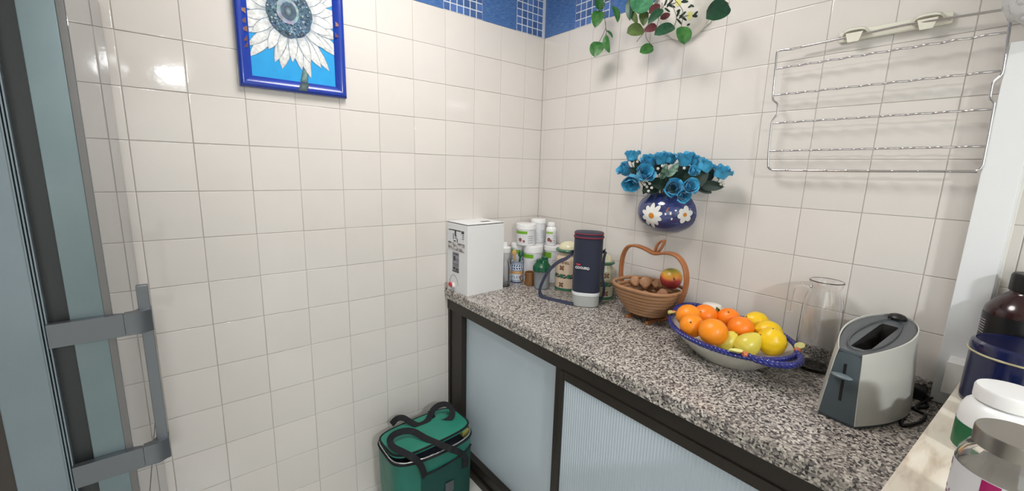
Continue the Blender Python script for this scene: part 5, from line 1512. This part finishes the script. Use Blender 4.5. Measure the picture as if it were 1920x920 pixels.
for q in range(7):
    lpart('print_line', arc_patch(0, 0, r_ + .0008, .078 - q * .008, .0795 - q * .008, ca + .05, ca + .95, 10), M['grey_lbl'] if q else M['ink'], lw)
for z, w_ in ((.070, .05), (.058, .06), (.046, .06)):
    lpart('stripe_print', arc_patch(0, 0, r_ + .001, z, z + .003, ca - .30, ca - .20, 4), M['white_print'], lw)

# ------------------------------------------------------------------ green cooler bag on the floor
bx0, bx1, by0, by1 = -.972, -.605, -.318, -.095
bcx, bcy = (bx0 + bx1) / 2, (by0 + by1) / 2
hx, hy = (bx1 - bx0) / 2, (by1 - by0) / 2
t = thing('green_cooler_bag', 'emerald green picnic cooler bag with black handles on the floor', 'cooler bag', (bcx, bcy, 0))
def rr_ring(sx, sy, z, rad=.05, n_=8, dx=0, dy=0, front=0.0):
    out = []
    for (cx_, cy_, a0) in [(sx - rad, sy - rad, 0), (-sx + rad, sy - rad, PI / 2), (-sx + rad, -sy + rad, PI), (sx - rad, -sy + rad, 1.5 * PI)]:
        for k in range(n_ + 1):
            a_ = a0 + PI / 2 * k / n_
            x_, y_ = cx_ + rad * math.cos(a_), cy_ + rad * math.sin(a_)
            if y_ < 0 and front: y_ -= front * max(0, 1 - (x_ / sx) ** 2)
            out.append((x_ + dx, y_ + dy, z))
    # densify long sides
    dens = []
    for i in range(len(out)):
        a_, b_ = Vector(out[i]), Vector(out[(i + 1) % len(out)])
        nn = max(1, int((b_ - a_).length / .03))
        for k in range(nn):
            p_ = a_.lerp(b_, k / nn)
            dens.append(p_)
    return dens
# uniform ring sampling so that lofts match
def bag_ring(sx, sy, z, front=0.0, n_=96, k=5.0, dy=0):
    out = []
    for i in range(n_):
        a_ = 2 * PI * i / n_; c_, s_ = math.cos(a_), math.sin(a_)
        q = (abs(c_) ** k + abs(s_) ** k) ** (-1 / k)
        x_, y_ = sx * q * c_, sy * q * s_
        if y_ < 0: y_ -= front * max(0, 1 - (x_ / sx) ** 2)
        out.append(Vector((x_, y_ + dy, z)))
    return out
RIMZ = .300
body = MB().loft([bag_ring(hx * .93, hy * .92, 0, .0), bag_ring(hx * .955, hy * .95, .006, .003), bag_ring(hx * .97, hy * .97, .06, .010), bag_ring(hx * .985, hy * .98, .15, .016), bag_ring(hx * .99, hy * .99, .23, .020), bag_ring(hx, hy, RIMZ, .022)], cap0=True)
body.jitter(.004, 7, 9)
body.v = [Vector((v.x, v.y, max(v.z, 0))) for v in body.v]
lpart('body', body, M['bag'], t, 60)
rim = bag_ring(hx, hy, RIMZ, .022)
lpart('rim_piping', MB().sweep(rim, .0045, closed=True, seg=8), M['webbing'], t, 80)
lin_ = MB().loft([bag_ring(hx * .985, hy * .975, RIMZ + .004, .022), bag_ring(hx * .95, hy * .93, RIMZ - .006, .020), bag_ring(hx * .93, hy * .90, RIMZ - .05, .014)])
lin_.jitter(.003, 30, 2)
lpart('foil_lining', lin_, M['foil'], t, 60)
fr_ = [Vector((p.x, p.y, p.z)) for p in bag_ring(hx * .978, hy * .965, RIMZ + .0065, .022)]
lpart('foil_edge', MB().sweep(fr_, .0036, closed=True, seg=6).jitter(.0012, 60, 1), M['foil'], t, 80)
lpart('inside', MB().loft([bag_ring(hx * .93, hy * .9, RIMZ - .035, .014), bag_ring(hx * .5, hy * .5, RIMZ - .030)], cap1=True).jitter(.008, 18, 3), M['bagin'], t, 60)
lid_z = [(-1, .0), (1, .0)]
def lidz(x, y): return RIMZ + .024 + .014 * (y / hy) * -1 * (.3) + .010 * (x / hx) * .5 + .006 * math.sin(x * 22) * math.cos(y * 14)
L0 = bag_ring(hx * .985, hy * .93, 0, .004, k=4.0, dy=.004)
lr1 = [Vector((p.x, p.y, lidz(p.x, p.y) - .006)) for p in L0]
lr2 = [Vector((p.x, p.y, lidz(p.x, p.y) + .006)) for p in L0]
def shrink(s, dz): return [Vector((p.x * s, p.y * s, lidz(p.x * s, p.y * s) + .006 + dz)) for p in L0]
lidm = MB().loft([lr1, lr2, shrink(.93, .003), shrink(.7, .004), shrink(.4, .004), shrink(.1, .004)], cap1=True)
lidm.loft([lr1, [Vector((p.x * .3, p.y * .3, lidz(0, 0) - .006)) for p in L0]], cap1=True)
ld = lpart('lid', lidm, M['bag_lid'], t, 60)
lpart('lid_piping', MB().sweep([p + Vector((0, 0, -.001)) for p in lr2], .0045, closed=True, seg=8), M['webbing'], ld, 80)
lpart('hinge_flap', MB().box(-hx * .7, hx * .7, hy * .90, hy * .97, RIMZ - .02, RIMZ + .024, .004), M['bag'], t)
single('packet', MB().box(-.650, -.617, bcy - .075, bcy - .045, RIMZ - .06, RIMZ + .012, .004), M['yellowish'], 'yellowish packet peeking out of the green cooler bag', 'packet', origin=(-.633, bcy - .06, RIMZ - .06))
cl = lumpy((bcx + .02, bcy - .065, RIMZ - .028), .13, .05, .03, .01, 16, 6, 3)
single('dark_cloth', cl, M['bagin'], 'dark navy cloth bundled inside the green cooler bag', 'cloth', origin=(bcx + .02, bcy - .065, RIMZ - .058))
# front pocket
def front_y(x, z):
    s = z / RIMZ; sy = hy * (.95 + .05 * s); fr_ = .004 + .018 * s
    q = abs(x) / hx
    y_ = -sy * (1 - max(0, q) ** 5.0) ** (1 / 5.0) if q < 1 else 0
    return y_ - fr_ * max(0, 1 - q * q)
pv = []; nx_, nz_2 = 20, 8
for j in range(nz_2 + 1):
    for i in range(nx_ + 1):
        x_ = -.020 + (.168 + .020) * i / nx_ * 1.0 - .075
        x_ = -.085 + .245 * i / nx_
        top = .235 - .030 * math.sin(PI * i / nx_) * 0 + .022 * ((i / nx_) ** 2)
        z_ = .02 + (top - .02) * j / nz_2
        pv.append((x_, front_y(x_, z_) - .006, z_))
pk = MB().add(pv, [[j * (nx_ + 1) + i, j * (nx_ + 1) + i + 1, (j + 1) * (nx_ + 1) + i + 1, (j + 1) * (nx_ + 1) + i] for j in range(nz_2) for i in range(nx_)])
po = lpart('mesh_pocket', pk, M['bag_mesh'], t, 80)
lpart('pocket_binding', MB().sweep([Vector(p) for p in pv[-(nx_ + 1):]], .004, seg=8), M['webbing'], po, 80)
lpart('pocket_tag', MB().box(.02, .06, front_y(.04, .15) - .012, front_y(.04, .15) - .009, .100, .150, .001), M['handle'], po)
def bp_(px_, py_, z): return H(px_, py_, 2, z) - Vector((bcx, bcy, 0))
def fpnt(x_, z_, o_=.009): return Vector((x_, front_y(x_, z_) - o_, z_))
def by_(px_, py_, Y): return H(px_, py_, 1, Y) - Vector((bcx, bcy, 0))
s1 = [by_(797, 893, -.352), by_(791, 876, -.353), by_(783, 864, -.352), by_(772, 856, -.340), bp_(757, 848, .347), bp_(738, 838, .352), bp_(731, 826, .358), bp_(738, 815, .362), bp_(757, 808, .358), bp_(776, 809, .350), bp_(800, 822, .342), bp_(826, 833, .335), bp_(848, 842, .333), by_(864, 849, -.342), by_(873, 860, -.346), by_(872, 876, -.346)]
p_ = smooth_path(s1, 5)
ups = [Vector((0, -.35, 1)) if 8 < i < len(p_) - 12 else Vector((0, -1, .45)) for i in range(len(p_))]
lpart('handle_strap', MB().sweep(p_, [.026] * len(p_), .0035, up=Vector((.0, -.75, .65))), M['webbing'], t, 80)
s2 = [bp_(734, 795, .330), bp_(744, 785, .352), bp_(756, 783, .356), bp_(770, 791, .340), bp_(785, 797, .332), bp_(799, 791, .338), bp_(806, 780, .350), bp_(812, 768, .365), bp_(824, 759, .380), bp_(838, 758, .385), bp_(848, 768, .372), bp_(846, 781, .352), bp_(834, 790, .337), bp_(820, 790, .334), bp_(811, 781, .338), bp_(807, 770, .350)]
p_ = smooth_path(s2, 5)
lpart('handle_strap', MB().sweep(p_, [.026] * len(p_), .0035, up=Vector((.0, -.6, .8))), M['webbing'], t, 80)
